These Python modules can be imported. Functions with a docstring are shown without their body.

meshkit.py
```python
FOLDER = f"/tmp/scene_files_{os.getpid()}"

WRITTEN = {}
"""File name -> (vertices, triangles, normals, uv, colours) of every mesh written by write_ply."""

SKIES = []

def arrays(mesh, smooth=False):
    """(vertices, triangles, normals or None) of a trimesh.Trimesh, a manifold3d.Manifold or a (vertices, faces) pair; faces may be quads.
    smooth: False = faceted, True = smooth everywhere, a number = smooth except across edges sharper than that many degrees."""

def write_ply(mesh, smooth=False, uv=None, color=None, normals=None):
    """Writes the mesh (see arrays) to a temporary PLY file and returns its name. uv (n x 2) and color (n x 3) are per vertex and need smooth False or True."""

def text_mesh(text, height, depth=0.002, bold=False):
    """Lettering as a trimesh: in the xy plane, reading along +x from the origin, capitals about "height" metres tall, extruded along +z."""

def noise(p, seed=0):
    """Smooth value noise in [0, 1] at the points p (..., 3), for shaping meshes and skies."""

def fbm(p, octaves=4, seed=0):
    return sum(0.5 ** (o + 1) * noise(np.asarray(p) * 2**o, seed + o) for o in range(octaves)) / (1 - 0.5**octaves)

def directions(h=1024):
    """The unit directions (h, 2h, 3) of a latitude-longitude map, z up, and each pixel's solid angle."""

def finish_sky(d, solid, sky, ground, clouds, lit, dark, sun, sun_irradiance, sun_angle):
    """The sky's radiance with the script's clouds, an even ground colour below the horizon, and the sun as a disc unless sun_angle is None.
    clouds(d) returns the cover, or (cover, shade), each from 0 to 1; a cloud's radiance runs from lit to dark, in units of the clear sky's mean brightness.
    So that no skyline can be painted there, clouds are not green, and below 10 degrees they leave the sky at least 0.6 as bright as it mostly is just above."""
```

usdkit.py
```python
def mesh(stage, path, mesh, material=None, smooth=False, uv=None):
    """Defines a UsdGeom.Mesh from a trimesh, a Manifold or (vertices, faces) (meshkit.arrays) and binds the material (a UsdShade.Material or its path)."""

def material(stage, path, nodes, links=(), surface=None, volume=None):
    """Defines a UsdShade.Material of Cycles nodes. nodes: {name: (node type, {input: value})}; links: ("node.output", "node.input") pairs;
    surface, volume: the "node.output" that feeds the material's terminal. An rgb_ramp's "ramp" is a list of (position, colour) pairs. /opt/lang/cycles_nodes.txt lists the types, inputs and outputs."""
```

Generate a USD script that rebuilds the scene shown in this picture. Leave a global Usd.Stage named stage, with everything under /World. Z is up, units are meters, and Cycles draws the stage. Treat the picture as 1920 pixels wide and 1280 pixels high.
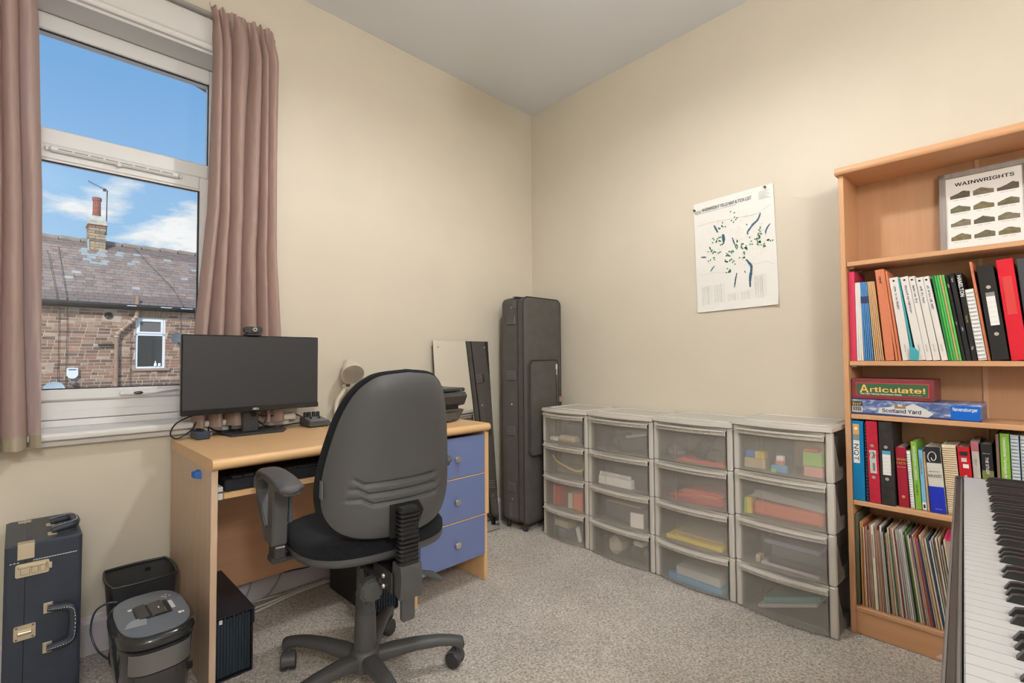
import math, random
import numpy as np, trimesh, usdkit, meshkit
from scipy.spatial import ConvexHull
from shapely.geometry import Polygon, LineString, Point, box as sbox
from pxr import Gf, Sdf, Usd, UsdGeom, UsdLux, UsdShade

stage = Usd.Stage.CreateInMemory()
UsdGeom.SetStageUpAxis(stage, 'Z')
UsdGeom.SetStageMetersPerUnit(stage, 1.0)
UsdGeom.Xform.Define(stage, '/World')
UsdGeom.Scope.Define(stage, '/World/Looks')
rng = random.Random(11)
nrg = np.random.default_rng(11)

# ------------------------------------------------------------------ camera
YAW, PITCH, ROLL, FPX = math.radians(48.0715), math.radians(1.9077), math.radians(-0.3681), 920.85
_f = np.array([math.cos(YAW) * math.cos(PITCH), math.sin(YAW) * math.cos(PITCH), math.sin(PITCH)])
_r = np.array([math.sin(YAW), -math.cos(YAW), 0.0])
_u = np.cross(_r, _f)
_R = _r * math.cos(ROLL) + _u * math.sin(ROLL)
_U = -_r * math.sin(ROLL) + _u * math.cos(ROLL)
cam = UsdGeom.Camera.Define(stage, '/World/camera')
cam.CreateHorizontalApertureAttr(36.0)
cam.CreateVerticalApertureAttr(24.0)
cam.CreateFocalLengthAttr(36.0 * FPX / 1920)
cam.CreateClippingRangeAttr(Gf.Vec2f(0.05, 500))
cam.AddTransformOp().Set(Gf.Matrix4d(*_R, 0, *_U, 0, *(-_f), 0, 0.0, 0.0, 1.1, 1))
cam.CreateExposureAttr(0.0)

# ------------------------------------------------------------------ light: sky with clouds, sun on the far terrace, the room's ceiling lamp, an added fill lamp
SKY_STRENGTH, SUN_INTENSITY, LAMP_INTENSITY = 1.0, 0.90, 385.0
ALPHA = 3.3                                            # the window wall stands 3.3 degrees off square
_ca, _sa = math.cos(math.radians(ALPHA)), math.sin(math.radians(ALPHA))
def WA(u, v, z=0.0):
    "window-wall coordinates (along the wall, towards the wall, up) to world"
    return np.array([u * _ca - v * _sa, u * _sa + v * _ca, z])
dome = UsdLux.DomeLight.Define(stage, '/World/sky_light')
dome.CreateIntensityAttr(1.0)
sky = usdkit.material(stage, '/World/Looks/sky', {
    'tc': ('texture_coordinate', {}),
    'sep': ('separate_xyz', {}),
    'clear': ('rgb_ramp', {'ramp': [(0, (.50, .70, .88)), (.14, (.38, .62, .88)), (.42, (.21, .44, .79)), (1, (.10, .27, .64))]}),
    'map': ('mapping', {'scale': (1, 1, 2.3), 'location': (1.35, 0.6, 0.12)}),
    'n1': ('noise_texture', {'scale': 4.3, 'detail': 9, 'roughness': .55, 'distortion': .25}),
    'n2': ('noise_texture', {'scale': 9.0, 'detail': 6, 'roughness': .6}),
    'low': ('map_range', {'from_min': .20, 'from_max': .36, 'to_min': .085, 'to_max': -.20, 'clamp': True}),
    'add': ('math', {'math_type': 'add'}),
    'cover': ('rgb_ramp', {'ramp': [(0, (0, 0, 0)), (.485, (0, 0, 0)), (.56, (1, 1, 1)), (1, (1, 1, 1))]}),
    'tone': ('rgb_ramp', {'ramp': [(0, (.62, .70, .80)), (.42, (.78, .83, .88)), (.6, (.98, .98, .97)), (1, (1, 1, 1))]}),
    'mix': ('mix_color', {}),
    'bg': ('background_shader', {'strength': SKY_STRENGTH})},
    [('tc.generated', 'sep.vector'), ('sep.z', 'clear.fac'), ('tc.generated', 'map.vector'), ('map.vector', 'n1.vector'), ('map.vector', 'n2.vector'),
     ('sep.z', 'low.value'), ('n1.fac', 'add.value1'), ('low.result', 'add.value2'), ('add.value', 'cover.fac'), ('n2.fac', 'tone.fac'),
     ('cover.color', 'mix.fac'), ('clear.color', 'mix.a'), ('tone.color', 'mix.b'), ('mix.result', 'bg.color')], surface='bg.background')
UsdShade.MaterialBindingAPI.Apply(dome.GetPrim()).Bind(sky)
sun = UsdLux.DistantLight.Define(stage, '/World/sun_light')
sun.CreateIntensityAttr(SUN_INTENSITY)
sun.CreateAngleAttr(0.6)
sun.CreateNormalizeAttr(True)
sun.CreateColorAttr(Gf.Vec3f(1.0, .97, .93))
sun.AddRotateXYZOp().Set(Gf.Vec3f(50, 0, ALPHA - 38))   # from behind this house, over its roof, onto the terrace across the yard
lamp = UsdLux.SphereLight.Define(stage, '/World/pendant_lamp/bulb')
lamp.CreateRadiusAttr(0.055)
lamp.CreateIntensityAttr(LAMP_INTENSITY)
lamp.CreateColorAttr(Gf.Vec3f(1.0, .99, .975))
LAMP_AT = (1.23, 1.04, 2.60)
globe = UsdLux.SphereLight.Define(stage, '/World/added_fill_lamp/globe')     # added fill lamp, unseen behind the camera
globe.CreateRadiusAttr(0.20)
globe.CreateIntensityAttr(67.0)
globe.CreateColorAttr(Gf.Vec3f(1.0, .99, .975))
GLOBE_AT = (-.15, -1.45, 2.25)

# ------------------------------------------------------------------ helpers: materials
def lin(r, g, b, k=1.0):
    def c(x):
        x = x / 255
        return k * (x / 12.92 if x <= .04045 else ((x + .055) / 1.055) ** 2.4)
    return (min(c(r), .92), min(c(g), .92), min(c(b), .92))
_mats = {}
def mat(name, color, rough=.5, spec=.5, var=0.0, vscale=6, vstretch=(1, 1, 1), bump=0.0, bscale=80, bstretch=(1, 1, 1), **kw):
    if name in _mats: return _mats[name]
    nodes, links = {'p': ('principled_bsdf', {'base_color': color, 'roughness': rough, 'specular_ior_level': spec, **kw})}, []
    if var or bump: nodes['tc'] = ('texture_coordinate', {})
    if var:
        a, b = [tuple(max(0, min(.95, x * f)) for x in color) for f in (1 - var, 1 + var)]
        nodes['m'] = ('mapping', {'scale': vstretch}); nodes['n'] = ('noise_texture', {'scale': vscale, 'detail': 5, 'roughness': .6}); nodes['c'] = ('rgb_ramp', {'ramp': [(.25, a), (.75, b)]})
        links += [('tc.object', 'm.vector'), ('m.vector', 'n.vector'), ('n.fac', 'c.fac'), ('c.color', 'p.base_color')]
    if bump:
        nodes['m2'] = ('mapping', {'scale': bstretch}); nodes['n2'] = ('noise_texture', {'scale': bscale, 'detail': 4, 'roughness': .6}); nodes['b'] = ('bump', {'strength': bump, 'distance': .004})
        links += [('tc.object', 'm2.vector'), ('m2.vector', 'n2.vector'), ('n2.fac', 'b.height'), ('b.normal', 'p.normal')]
    _mats[name] = usdkit.material(stage, '/World/Looks/' + name, nodes, links, surface='p.BSDF')
    return _mats[name]
def wood(name, color, axis, rough=.42, var=.075):
    s = [45, 45, 45]; s[axis] = 2.2
    return mat(name, color, rough, .45, var=var, vscale=1.0, vstretch=tuple(s), bump=.06, bscale=1.0, bstretch=tuple(x * 4 for x in s))
def nodemat(name, nodes, links, surface):
    if name not in _mats: _mats[name] = usdkit.material(stage, '/World/Looks/' + name, nodes, links, surface=surface)
    return _mats[name]

# ------------------------------------------------------------------ helpers: shapes
def RX(d): return trimesh.transformations.rotation_matrix(math.radians(d), [1, 0, 0])
def RY(d): return trimesh.transformations.rotation_matrix(math.radians(d), [0, 1, 0])
def RZ(d): return trimesh.transformations.rotation_matrix(math.radians(d), [0, 0, 1])
def TR(x, y, z): return trimesh.transformations.translation_matrix([x, y, z])
def frame(o, x, y):
    x, y = np.array(x, float), np.array(y, float); x /= np.linalg.norm(x); y = y - x * (x @ y); y /= np.linalg.norm(y)
    M = np.eye(4); M[:3, 0], M[:3, 1], M[:3, 2], M[:3, 3] = x, y, np.cross(x, y), o
    return M
_BV = np.array([[i, j, k] for i in (-.5, .5) for j in (-.5, .5) for k in (-.5, .5)])
_BF = np.array([[0, 1, 3], [0, 3, 2], [4, 6, 7], [4, 7, 5], [0, 4, 5], [0, 5, 1], [2, 3, 7], [2, 7, 6], [0, 2, 6], [0, 6, 4], [1, 5, 7], [1, 7, 3]])
def hull(pts):
    h = ConvexHull(pts); f = h.simplices.copy(); c = pts[h.vertices].mean(0)
    n = np.cross(pts[f[:, 1]] - pts[f[:, 0]], pts[f[:, 2]] - pts[f[:, 0]])
    bad = ((pts[f[:, 0]] - c) * n).sum(1) < 0
    f[bad] = f[bad][:, ::-1]
    used, inv = np.unique(f, return_inverse=True)
    return pts[used], inv.reshape(f.shape)
class B:
    def __init__(s): s.v, s.f, s.n = [], [], 0
    def add(s, v, f=None, M=None):
        if f is None: v, f = np.array(v.vertices), np.array(v.faces)
        v, f = np.asarray(v, float), np.asarray(f, int)
        if M is not None:
            v = v @ M[:3, :3].T + M[:3, 3]
            if np.linalg.det(M[:3, :3]) < 0: f = f[:, ::-1]
        s.v.append(v); s.f.append(f + s.n); s.n += len(v); return s
    def box(s, x0, x1, y0, y1, z0, z1, c=0.0, M=None):
        d, o = np.array([x1 - x0, y1 - y0, z1 - z0]), np.array([x0 + x1, y0 + y1, z0 + z1]) / 2
        if c <= 0: return s.add(_BV * d + o, _BF, M)
        c = min(c, min(d) * .45); pts = []
        for k in range(3):
            e = d - 2 * c; e[k] = d[k]; pts.append(_BV * e)
        v, f = hull(np.vstack(pts)); return s.add(v + o, f, M)
    def hull(s, pts, M=None):
        v, f = hull(np.asarray(pts, float)); return s.add(v, f, M)
    def lathe(s, prof, n=24, M=None):
        "profile of (radius, height) turned round z; closed at both ends"
        p = np.array(prof, float); a = np.arange(n) / n * 2 * math.pi
        v = np.stack([p[:, 0, None] * np.cos(a), p[:, 0, None] * np.sin(a), np.repeat(p[:, 1, None], n, 1)], -1).reshape(-1, 3)
        f = []
        for i in range(len(p) - 1):
            for j in range(n):
                q = (j + 1) % n; f += [[i * n + j, i * n + q, (i + 1) * n + q], [i * n + j, (i + 1) * n + q, (i + 1) * n + j]]
        b, t = len(v), len(v) + 1
        v = np.vstack([v, [0, 0, p[0, 1]], [0, 0, p[-1, 1]]]); m = (len(p) - 1) * n
        for j in range(n):
            q = (j + 1) % n; f += [[b, q, j], [t, m + j, m + q]]
        return s.add(v, f, M)
    def cyl(s, p0, p1, r0, r1=None, n=16, M=None):
        p0, p1 = np.array(p0, float), np.array(p1, float); d = p1 - p0; L = np.linalg.norm(d)
        return s.lathe([(r0, 0), (r0 if r1 is None else r1, L)], n, (np.eye(4) if M is None else M) @ zto(p0, d))
    def rod(s, p0, p1, r, c=.2, n=16):
        p0, p1 = np.array(p0, float), np.array(p1, float); d = p1 - p0; L = np.linalg.norm(d); e = min(r * c, L * .4)
        return s.lathe([(r - e, 0), (r, e), (r, L - e), (r - e, L)], n, zto(p0, d))
    def tube(s, pts, r, n=7, flat=None):
        "round tube (or, with flat, an oval one) along the points"
        P = np.array(pts, float); rr = np.broadcast_to(np.asarray(r, float), len(P))
        T = np.gradient(P, axis=0); T /= np.maximum(np.linalg.norm(T, axis=1, keepdims=True), 1e-9)
        up = np.array([0, 0, 1.]) if abs(T[0, 2]) < .9 else np.array([1., 0, 0]); rings, a = [], np.arange(n) / n * 2 * math.pi
        X = np.cross(up, T[0]); X /= np.linalg.norm(X)
        for t, p, q in zip(T, P, rr):
            X = X - t * (X @ t); X /= max(np.linalg.norm(X), 1e-9); Y = np.cross(t, X)
            rings.append(p + q * (np.cos(a)[:, None] * X * (flat or 1) + np.sin(a)[:, None] * Y))
        v, f, m = np.vstack(rings), [], len(P)
        for i in range(m - 1):
            for j in range(n):
                q = (j + 1) % n; f += [[i * n + j, i * n + q, (i + 1) * n + q], [i * n + j, (i + 1) * n + q, (i + 1) * n + j]]
        v = np.vstack([v, P[0], P[-1]]); b = m * n
        for j in range(n):
            q = (j + 1) % n; f += [[b, q, j], [b + 1, (m - 1) * n + j, (m - 1) * n + q]]
        return s.add(v, f)
    def prism(s, poly, h, M=None):
        p = poly if hasattr(poly, 'exterior') or hasattr(poly, 'geoms') else Polygon(poly)
        for g in getattr(p, 'geoms', [p]):
            if g.area > 1e-10: s.add(trimesh.creation.extrude_polygon(g, h, engine='earcut'), None, M)
        return s
    def ball(s, c, r, sub=2, M=None):
        m = trimesh.creation.icosphere(sub); r = np.broadcast_to(np.asarray(r, float), 3)
        return s.add(np.array(m.vertices) * r + np.array(c), m.faces, M)
    def grid(s, G, M=None, wrap=False):
        "surface through a grid of points (rows, columns, 3)"
        G = np.asarray(G, float); a, b = G.shape[:2]; i = np.arange(a * b).reshape(a, b); f = []
        if wrap: i = np.hstack([i, i[:, :1]])
        q = np.stack([i[:-1, :-1], i[:-1, 1:], i[1:, 1:], i[1:, :-1]], -1).reshape(-1, 4)
        return s.add(G.reshape(-1, 3), np.vstack([q[:, [0, 1, 2]], q[:, [0, 2, 3]]]), M)
    def text(s, t, h, M, width=None, depth=.0003, bold=False, italic=0):
        if t[0] == '~':                                # print too small to read: letter-like strokes, no words
            r, x, q = random.Random(len(t) * 7 + int(h * 1e5)), 0.0, B()
            for ch in t[1:]:
                if ch != ' ':
                    a, g = h * r.uniform(.62, 1), r.uniform(.25, .5)
                    q.box(x, x + h * .13, 0, a, 0, depth); q.box(x, x + h * g, a * r.uniform(.3, .8), a * .95, 0, depth)
                    if r.random() < .5: q.box(x + h * g - h * .1, x + h * g, 0, a * .8, 0, depth)
                x += h * .62
            v, fc = q.mesh()
            if width: v[:, 0] *= width / np.ptp(v[:, 0])
            return s.add(v, fc, M)
        m = meshkit.text_mesh(t, h, depth, bold); v = np.array(m.vertices)
        if width: v[:, 0] *= width / max(np.ptp(v[:, 0]), 1e-6)
        if italic: v[:, 0] += v[:, 1] * italic
        return s.add(v, m.faces, M)
    def mesh(s): return np.vstack(s.v), np.vstack(s.f)
def zto(p, d):
    d = np.array(d, float) / np.linalg.norm(d); a = np.array([1., 0, 0]) if abs(d[0]) < .9 else np.array([0, 1., 0])
    x = np.cross(a, d); x /= np.linalg.norm(x); M = np.eye(4); M[:3, 0], M[:3, 1], M[:3, 2], M[:3, 3] = x, np.cross(d, x), d, p
    return M
def spline(pts, n=24):
    "smooth curve through the points"
    P = np.array(pts, float); P = np.vstack([2 * P[0] - P[1], P, 2 * P[-1] - P[-2]]); out = []
    for i in range(1, len(P) - 2):
        for t in np.linspace(0, 1, max(2, n // (len(P) - 3)), endpoint=False):
            a, b, c, d = P[i - 1:i + 3]
            out.append(.5 * (2 * b + (c - a) * t + (2 * a - 5 * b + 4 * c - d) * t * t + (3 * b - a - 3 * c + d) * t ** 3))
    return np.array(out + [P[-2]])
def rrect(w, h, r, n=5):
    return sbox(-w / 2 + r, -h / 2 + r, w / 2 - r, h / 2 - r).buffer(r, quad_segs=n)

# ------------------------------------------------------------------ helpers: things and parts
_used = {}
def numbered(parent, name):
    k = (parent, name); n = _used.get(k, 0); _used[k] = n + 1
    return f'{parent}/{name}' + (f'_{n:03d}' if n else '')
def tagp(p, label=None, cat=None, group=None, kind=None):
    for k, v in (('label', label), ('category', cat), ('group', group), ('kind', kind)):
        if v: p.SetCustomDataByKey(k, v)
class Thing:
    def __init__(s, name, label=None, cat=None, at=(0, 0, 0), rz=0, rx=0, ry=0, group=None, kind=None, wall=False, absolute=True):
        s.path = numbered('/World', name); x = UsdGeom.Xform.Define(stage, s.path)
        s.off = np.array(at, float) if absolute else np.zeros(3)
        w = WA(*at) if wall else at
        x.AddTranslateOp().Set(Gf.Vec3d(*map(float, w)))
        rz = rz + (ALPHA if wall else 0)
        if rx or ry: x.AddRotateXYZOp().Set(Gf.Vec3f(rx, ry, rz))
        elif rz: x.AddRotateZOp().Set(rz)
        s.prim = x.GetPrim(); tagp(s.prim, label, cat, group, kind)
    def part(s, name, b, m, smooth=35, under=None, label=None, kind=None):
        v, f = b.mesh() if isinstance(b, B) else b
        path = numbered(under or s.path, name)
        tagp(usdkit.mesh(stage, path, (v - s.off, f), m, smooth).GetPrim(), label, kind=kind)
        return path
def single(name, b, m, label, cat, at, smooth=35, wall=False, rz=0, rx=0, ry=0, group=None, kind=None, absolute=True):
    "a thing that is one mesh"
    v, f = b.mesh(); path = numbered('/World', name)
    g = usdkit.mesh(stage, path, (v - (np.array(at, float) if absolute else 0), f), m, smooth)
    g.AddTranslateOp().Set(Gf.Vec3d(*map(float, WA(*at) if wall else at)))
    rz = rz + (ALPHA if wall else 0)
    if rx or ry or rz: g.AddRotateXYZOp().Set(Gf.Vec3f(rx, ry, rz))
    tagp(g.GetPrim(), label, cat, group, kind)
    return path
FACE_B = lambda y, z, x=0: frame((x, y, z), (0, -1, 0), (0, 0, 1))     # print that faces the camera from the right wall
FACE_A = lambda u, z, v: frame((u, v, z), (1, 0, 0), (0, 0, 1))        # the same, from the window wall

# ================================================================== the room
WALL = mat('wall_paint', (.655, .598, .495), .48, .28, var=.035, vscale=1.6, bump=.10, bscale=55)
CEIL = mat('ceiling_paint', (.78, .81, .86), .8, .2, bump=.12, bscale=120)
WHITE = mat('white_gloss', (.74, .73, .72), .32, .5, var=.02, vscale=3)
UPVC = mat('white_plastic_frame', (.80, .80, .80), .28, .5)
SKIRT = mat('skirting_paint', (.60, .56, .60), .4, .45)
carpet = nodemat('carpet', {
    'tc': ('texture_coordinate', {}), 'v': ('voronoi_texture', {'scale': 170, 'randomness': 1.0}), 'n': ('noise_texture', {'scale': 115, 'detail': 4, 'roughness': .65}), 'big': ('noise_texture', {'scale': 3.5, 'detail': 3}),
    'ramp': ('rgb_ramp', {'ramp': [(.32, (.28, .245, .21)), (.46, (.54, .485, .43)), (.56, (.72, .66, .595)), (.70, (.90, .85, .79))]}),
    'bigr': ('rgb_ramp', {'ramp': [(.3, (.86, .86, .86)), (.7, (1.08, 1.08, 1.08))]}), 'mul': ('mix_color', {'blend_type': 'multiply', 'fac': 1.0}),
    'add': ('math', {'math_type': 'subtract'}), 'b': ('bump', {'strength': .9, 'distance': .006}),
    'p': ('principled_bsdf', {'roughness': 1.0, 'specular_ior_level': .05, 'sheen_weight': .25, 'sheen_roughness': .6})},
    [('tc.object', 'v.vector'), ('tc.object', 'n.vector'), ('tc.object', 'big.vector'), ('n.fac', 'ramp.fac'), ('ramp.color', 'mul.a'), ('big.fac', 'bigr.fac'), ('bigr.color', 'mul.b'),
     ('mul.result', 'p.base_color'), ('n.fac', 'add.value1'), ('v.distance', 'add.value2'), ('add.value', 'b.height'), ('b.normal', 'p.normal')], 'p.BSDF')
CEIL_Z, VW, XW = 2.925, 2.463, 2.555
ROOM = [(-.75, -2.3), (XW, -2.3), (XW, (VW + XW * _sa) / _ca), (-.75, (VW - .75 * _sa) / _ca)]
def struct(name, b, m, smooth=False, wall=False):
    v, f = b.mesh(); g = usdkit.mesh(stage, numbered('/World', name), (v, f), m, smooth)
    if wall: g.AddRotateZOp().Set(ALPHA)
    tagp(g.GetPrim(), kind='structure')
fl = B()
G = np.stack(np.meshgrid(np.linspace(-.75, XW, 166), np.linspace(-2.3, 2.62, 246), indexing='ij'), -1)
z = (meshkit.fbm(np.concatenate([G * 9, np.zeros(G.shape[:2] + (1,))], -1), 3, 5) - .5) * .004 - .002
fl.grid(np.concatenate([G, z[..., None]], -1)); fl.box(-.8, 2.6, -2.4, 2.7, -.12, -.012)
struct('floor', fl, carpet, True)
struct('ceiling', B().prism(ROOM, .1, TR(0, 0, CEIL_Z)), CEIL)
WU0, WU1, WZ0, WZ1 = -.10, .672, .815, 2.470                                     # the window opening
wl = B()
for u0, u1, z0, z1 in ((-.95, WU0, -.1, 3.05), (WU1, 2.80, -.1, 3.05), (WU0, WU1, -.1, WZ0), (WU0, WU1, WZ1, 3.05)): wl.box(u0, u1, VW, VW + .29, z0, z1)
struct('wall_left', wl, WALL, wall=True)
struct('wall_right', B().box(XW, XW + .15, -2.45, 2.75, -.1, 3.05), WALL)
struct('wall_back', B().box(-.9, 2.7, -2.45, -2.3, -.1, 3.05), WALL)
struct('wall_front', B().box(-.9, -.75, -2.45, 2.60, -.1, 3.05), WALL)
SK = [(0, 0), (.018, 0), (.018, .115), (.014, .128), (.006, .136), (0, .140)]
struct('baseboard_left', B().prism(SK, 3.45, frame((2.66, VW, 0), (0, -1, 0), (0, 0, 1))), SKIRT, wall=True)
struct('baseboard_right', B().prism(SK, 4.8, frame((XW, -2.25, 0), (-1, 0, 0), (0, 0, 1))), SKIRT)

# white lining of the window reveal, boxed head board with its bead
b = B()
b.box(WU0, WU0 + .012, VW - .004, 2.60, WZ0, WZ1); b.box(WU1 - .012, WU1, VW - .004, 2.60, WZ0, WZ1); b.box(WU0, WU1, VW - .004, 2.60, WZ1 - .012, WZ1)
struct('trim_1', b, WHITE, wall=True)
HB = [(0, 0), (.020, 0), (.026, .008), (.026, .020), (.017, .030), (.014, .040), (.014, .170), (.010, .176), (0, .176)]
struct('trim_2', B().prism(HB, 1.12, frame((.78, VW, 2.470), (0, -1, 0), (0, 0, 1))), WHITE, 40, wall=True)

# the window: outer frame, transom, opening casement with handle, trickle vent, panes, inner sill
GLASS = nodemat('window_glass', {'f': ('fresnel', {'IOR': 1.45}), 't': ('transparent_bsdf', {'color': (.97, .98, .98)}), 'g': ('glossy_bsdf', {'roughness': .02, 'color': (.9, .9, .9)}), 'm': ('mix_closure', {}), 'k': ('math', {'math_type': 'multiply', 'value2': .45})},
                [('f.fac', 'k.value1'), ('k.value', 'm.fac'), ('t.BSDF', 'm.closure1'), ('g.BSDF', 'm.closure2')], 'm.closure')
RUBBER = mat('gasket_rubber', (.03, .03, .035), .6)
w = Thing('window_1', at=(.285, 2.60, .843), wall=True, kind='structure')
fr = B()
def ring(bld, u0, u1, z0, z1, t, v0, v1, c=.004, tb=None, tt=None):
    tb, tt = tb or t, tt or t
    bld.box(u0, u0 + t, v0, v1, z0, z1, c); bld.box(u1 - t, u1, v0, v1, z0, z1, c)
    bld.box(u0 + t, u1 - t, v0, v1, z0, z0 + tb, c); bld.box(u0 + t, u1 - t, v0, v1, z1 - tt, z1, c)
ring(fr, -.088, .660, .855, 2.458, .046, 2.60, 2.665, tb=.088, tt=.066)
w.part('frame', fr, UPVC)
w.part('transom', B().box(-.042, .614, 2.598, 2.665, 1.940, 2.006, .005), UPVC)
cs = B(); ring(cs, -.050, .622, .943, 1.942, .043, 2.588, 2.645, .007, tb=.045, tt=.063)
cs.box(-.012, .580, 2.592, 2.6, 1.876, 1.882)
w.part('casement', cs, UPVC)
g = B(); ring(g, -.008, .580, .986, 1.881, .006, 2.60, 2.612, 0); w.part('casement_gasket', g, RUBBER)
g = B(); ring(g, -.043, .615, 2.004, 2.394, .004, 2.612, 2.622, 0); w.part('gasket', g, RUBBER)
w.part('pane', B().box(-.044, .616, 2.622, 2.628, 2.004, 2.394), GLASS)
w.part('pane', B().box(-.01, .582, 2.612, 2.618, .986, 1.882), GLASS)
tv = B().box(.072, .496, 2.570, 2.589, 1.909, 1.932, .006)
tv.box(.060, .072, 2.578, 2.589, 1.911, 1.928, .003); tv.box(.496, .508, 2.578, 2.589, 1.911, 1.928, .003); tv.box(.276, .292, 2.566, 2.575, 1.902, 1.916, .003)
vt = w.part('trickle_vent', tv, UPVC)
sl = B()
for k in range(8): sl.box(.098 + k * .0475, .098 + k * .0475 + .040, 2.5675, 2.571, 1.919, 1.9225)
w.part('vent_slot', sl, mat('vent_slot_grey', (.35, .35, .36), .6), under=vt)
h = B().box(.300, .352, 2.572, 2.589, .955, .974, .006).box(.345, .385, 2.556, 2.580, .957, .973, .006)
h.hull([(x, v, z) for x, z in ((.372, .958), (.372, .972), (.500, .975), (.500, .984)) for v in (2.553, 2.566)])
hd = w.part('handle', h, UPVC)
w.part('lock_button', B().ball((.362, 2.555, .965), (.017, .004, .0065), 2), mat('dark_metal', (.08, .08, .085), .3, metallic=.8), under=hd)
lp = B().box(-.10, .672, 2.584, 2.60, .872, .906, .003).box(-.10, .672, 2.580, 2.60, .843, .870, .003)
w.part('lower_panel', lp, UPVC)
SILLP = [(0, 0), (.205, 0), (.205, -.010), (.200, -.013), (-.0, -.013)]
sp = Polygon([(-.02, 0), (.180, 0), (.190, -.004), (.194, -.012), (.190, -.026), (.180, -.030), (-.02, -.030)])
w.part('window_sill', B().prism(sp, 1.12, frame((.945, 2.592, .843), (0, -1, 0), (0, 0, 1))), WHITE, 50)
w.part('sill_apron', B().prism([(0, 0), (.028, 0), (.034, .014), (.034, .0), (.034, .026), (0, .026)][:3] + [(.030, .022), (0, .022)], 1.08, frame((.925, VW, .791), (0, -1, 0), (0, 0, 1))), WHITE, 50)

# curtains on a white track
CURT = nodemat('curtain_cloth', {
    'tc': ('texture_coordinate', {}), 'm': ('mapping', {'scale': (90, 90, 6)}), 'n': ('noise_texture', {'scale': 1, 'detail': 4}), 'c': ('rgb_ramp', {'ramp': [(.2, (.56, .43, .375)), (.8, (.68, .535, .47))]}),
    'd': ('diffuse_bsdf', {}), 't': ('translucent_bsdf', {'color': (.66, .52, .52)}), 'x': ('mix_closure', {'fac': .50})},
    [('tc.object', 'm.vector'), ('m.vector', 'n.vector'), ('n.fac', 'c.fac'), ('c.color', 'd.color'), ('d.BSDF', 'x.closure1'), ('t.BSDF', 'x.closure2')], 'x.closure')
LINING = nodemat('curtain_lining', {'d': ('diffuse_bsdf', {'color': (.50, .44, .33)}), 't': ('translucent_bsdf', {'color': (.5, .46, .4)}), 'x': ('mix_closure', {'fac': .2})}, [('d.BSDF', 'x.closure1'), ('t.BSDF', 'x.closure2')], 'x.closure')
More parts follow.
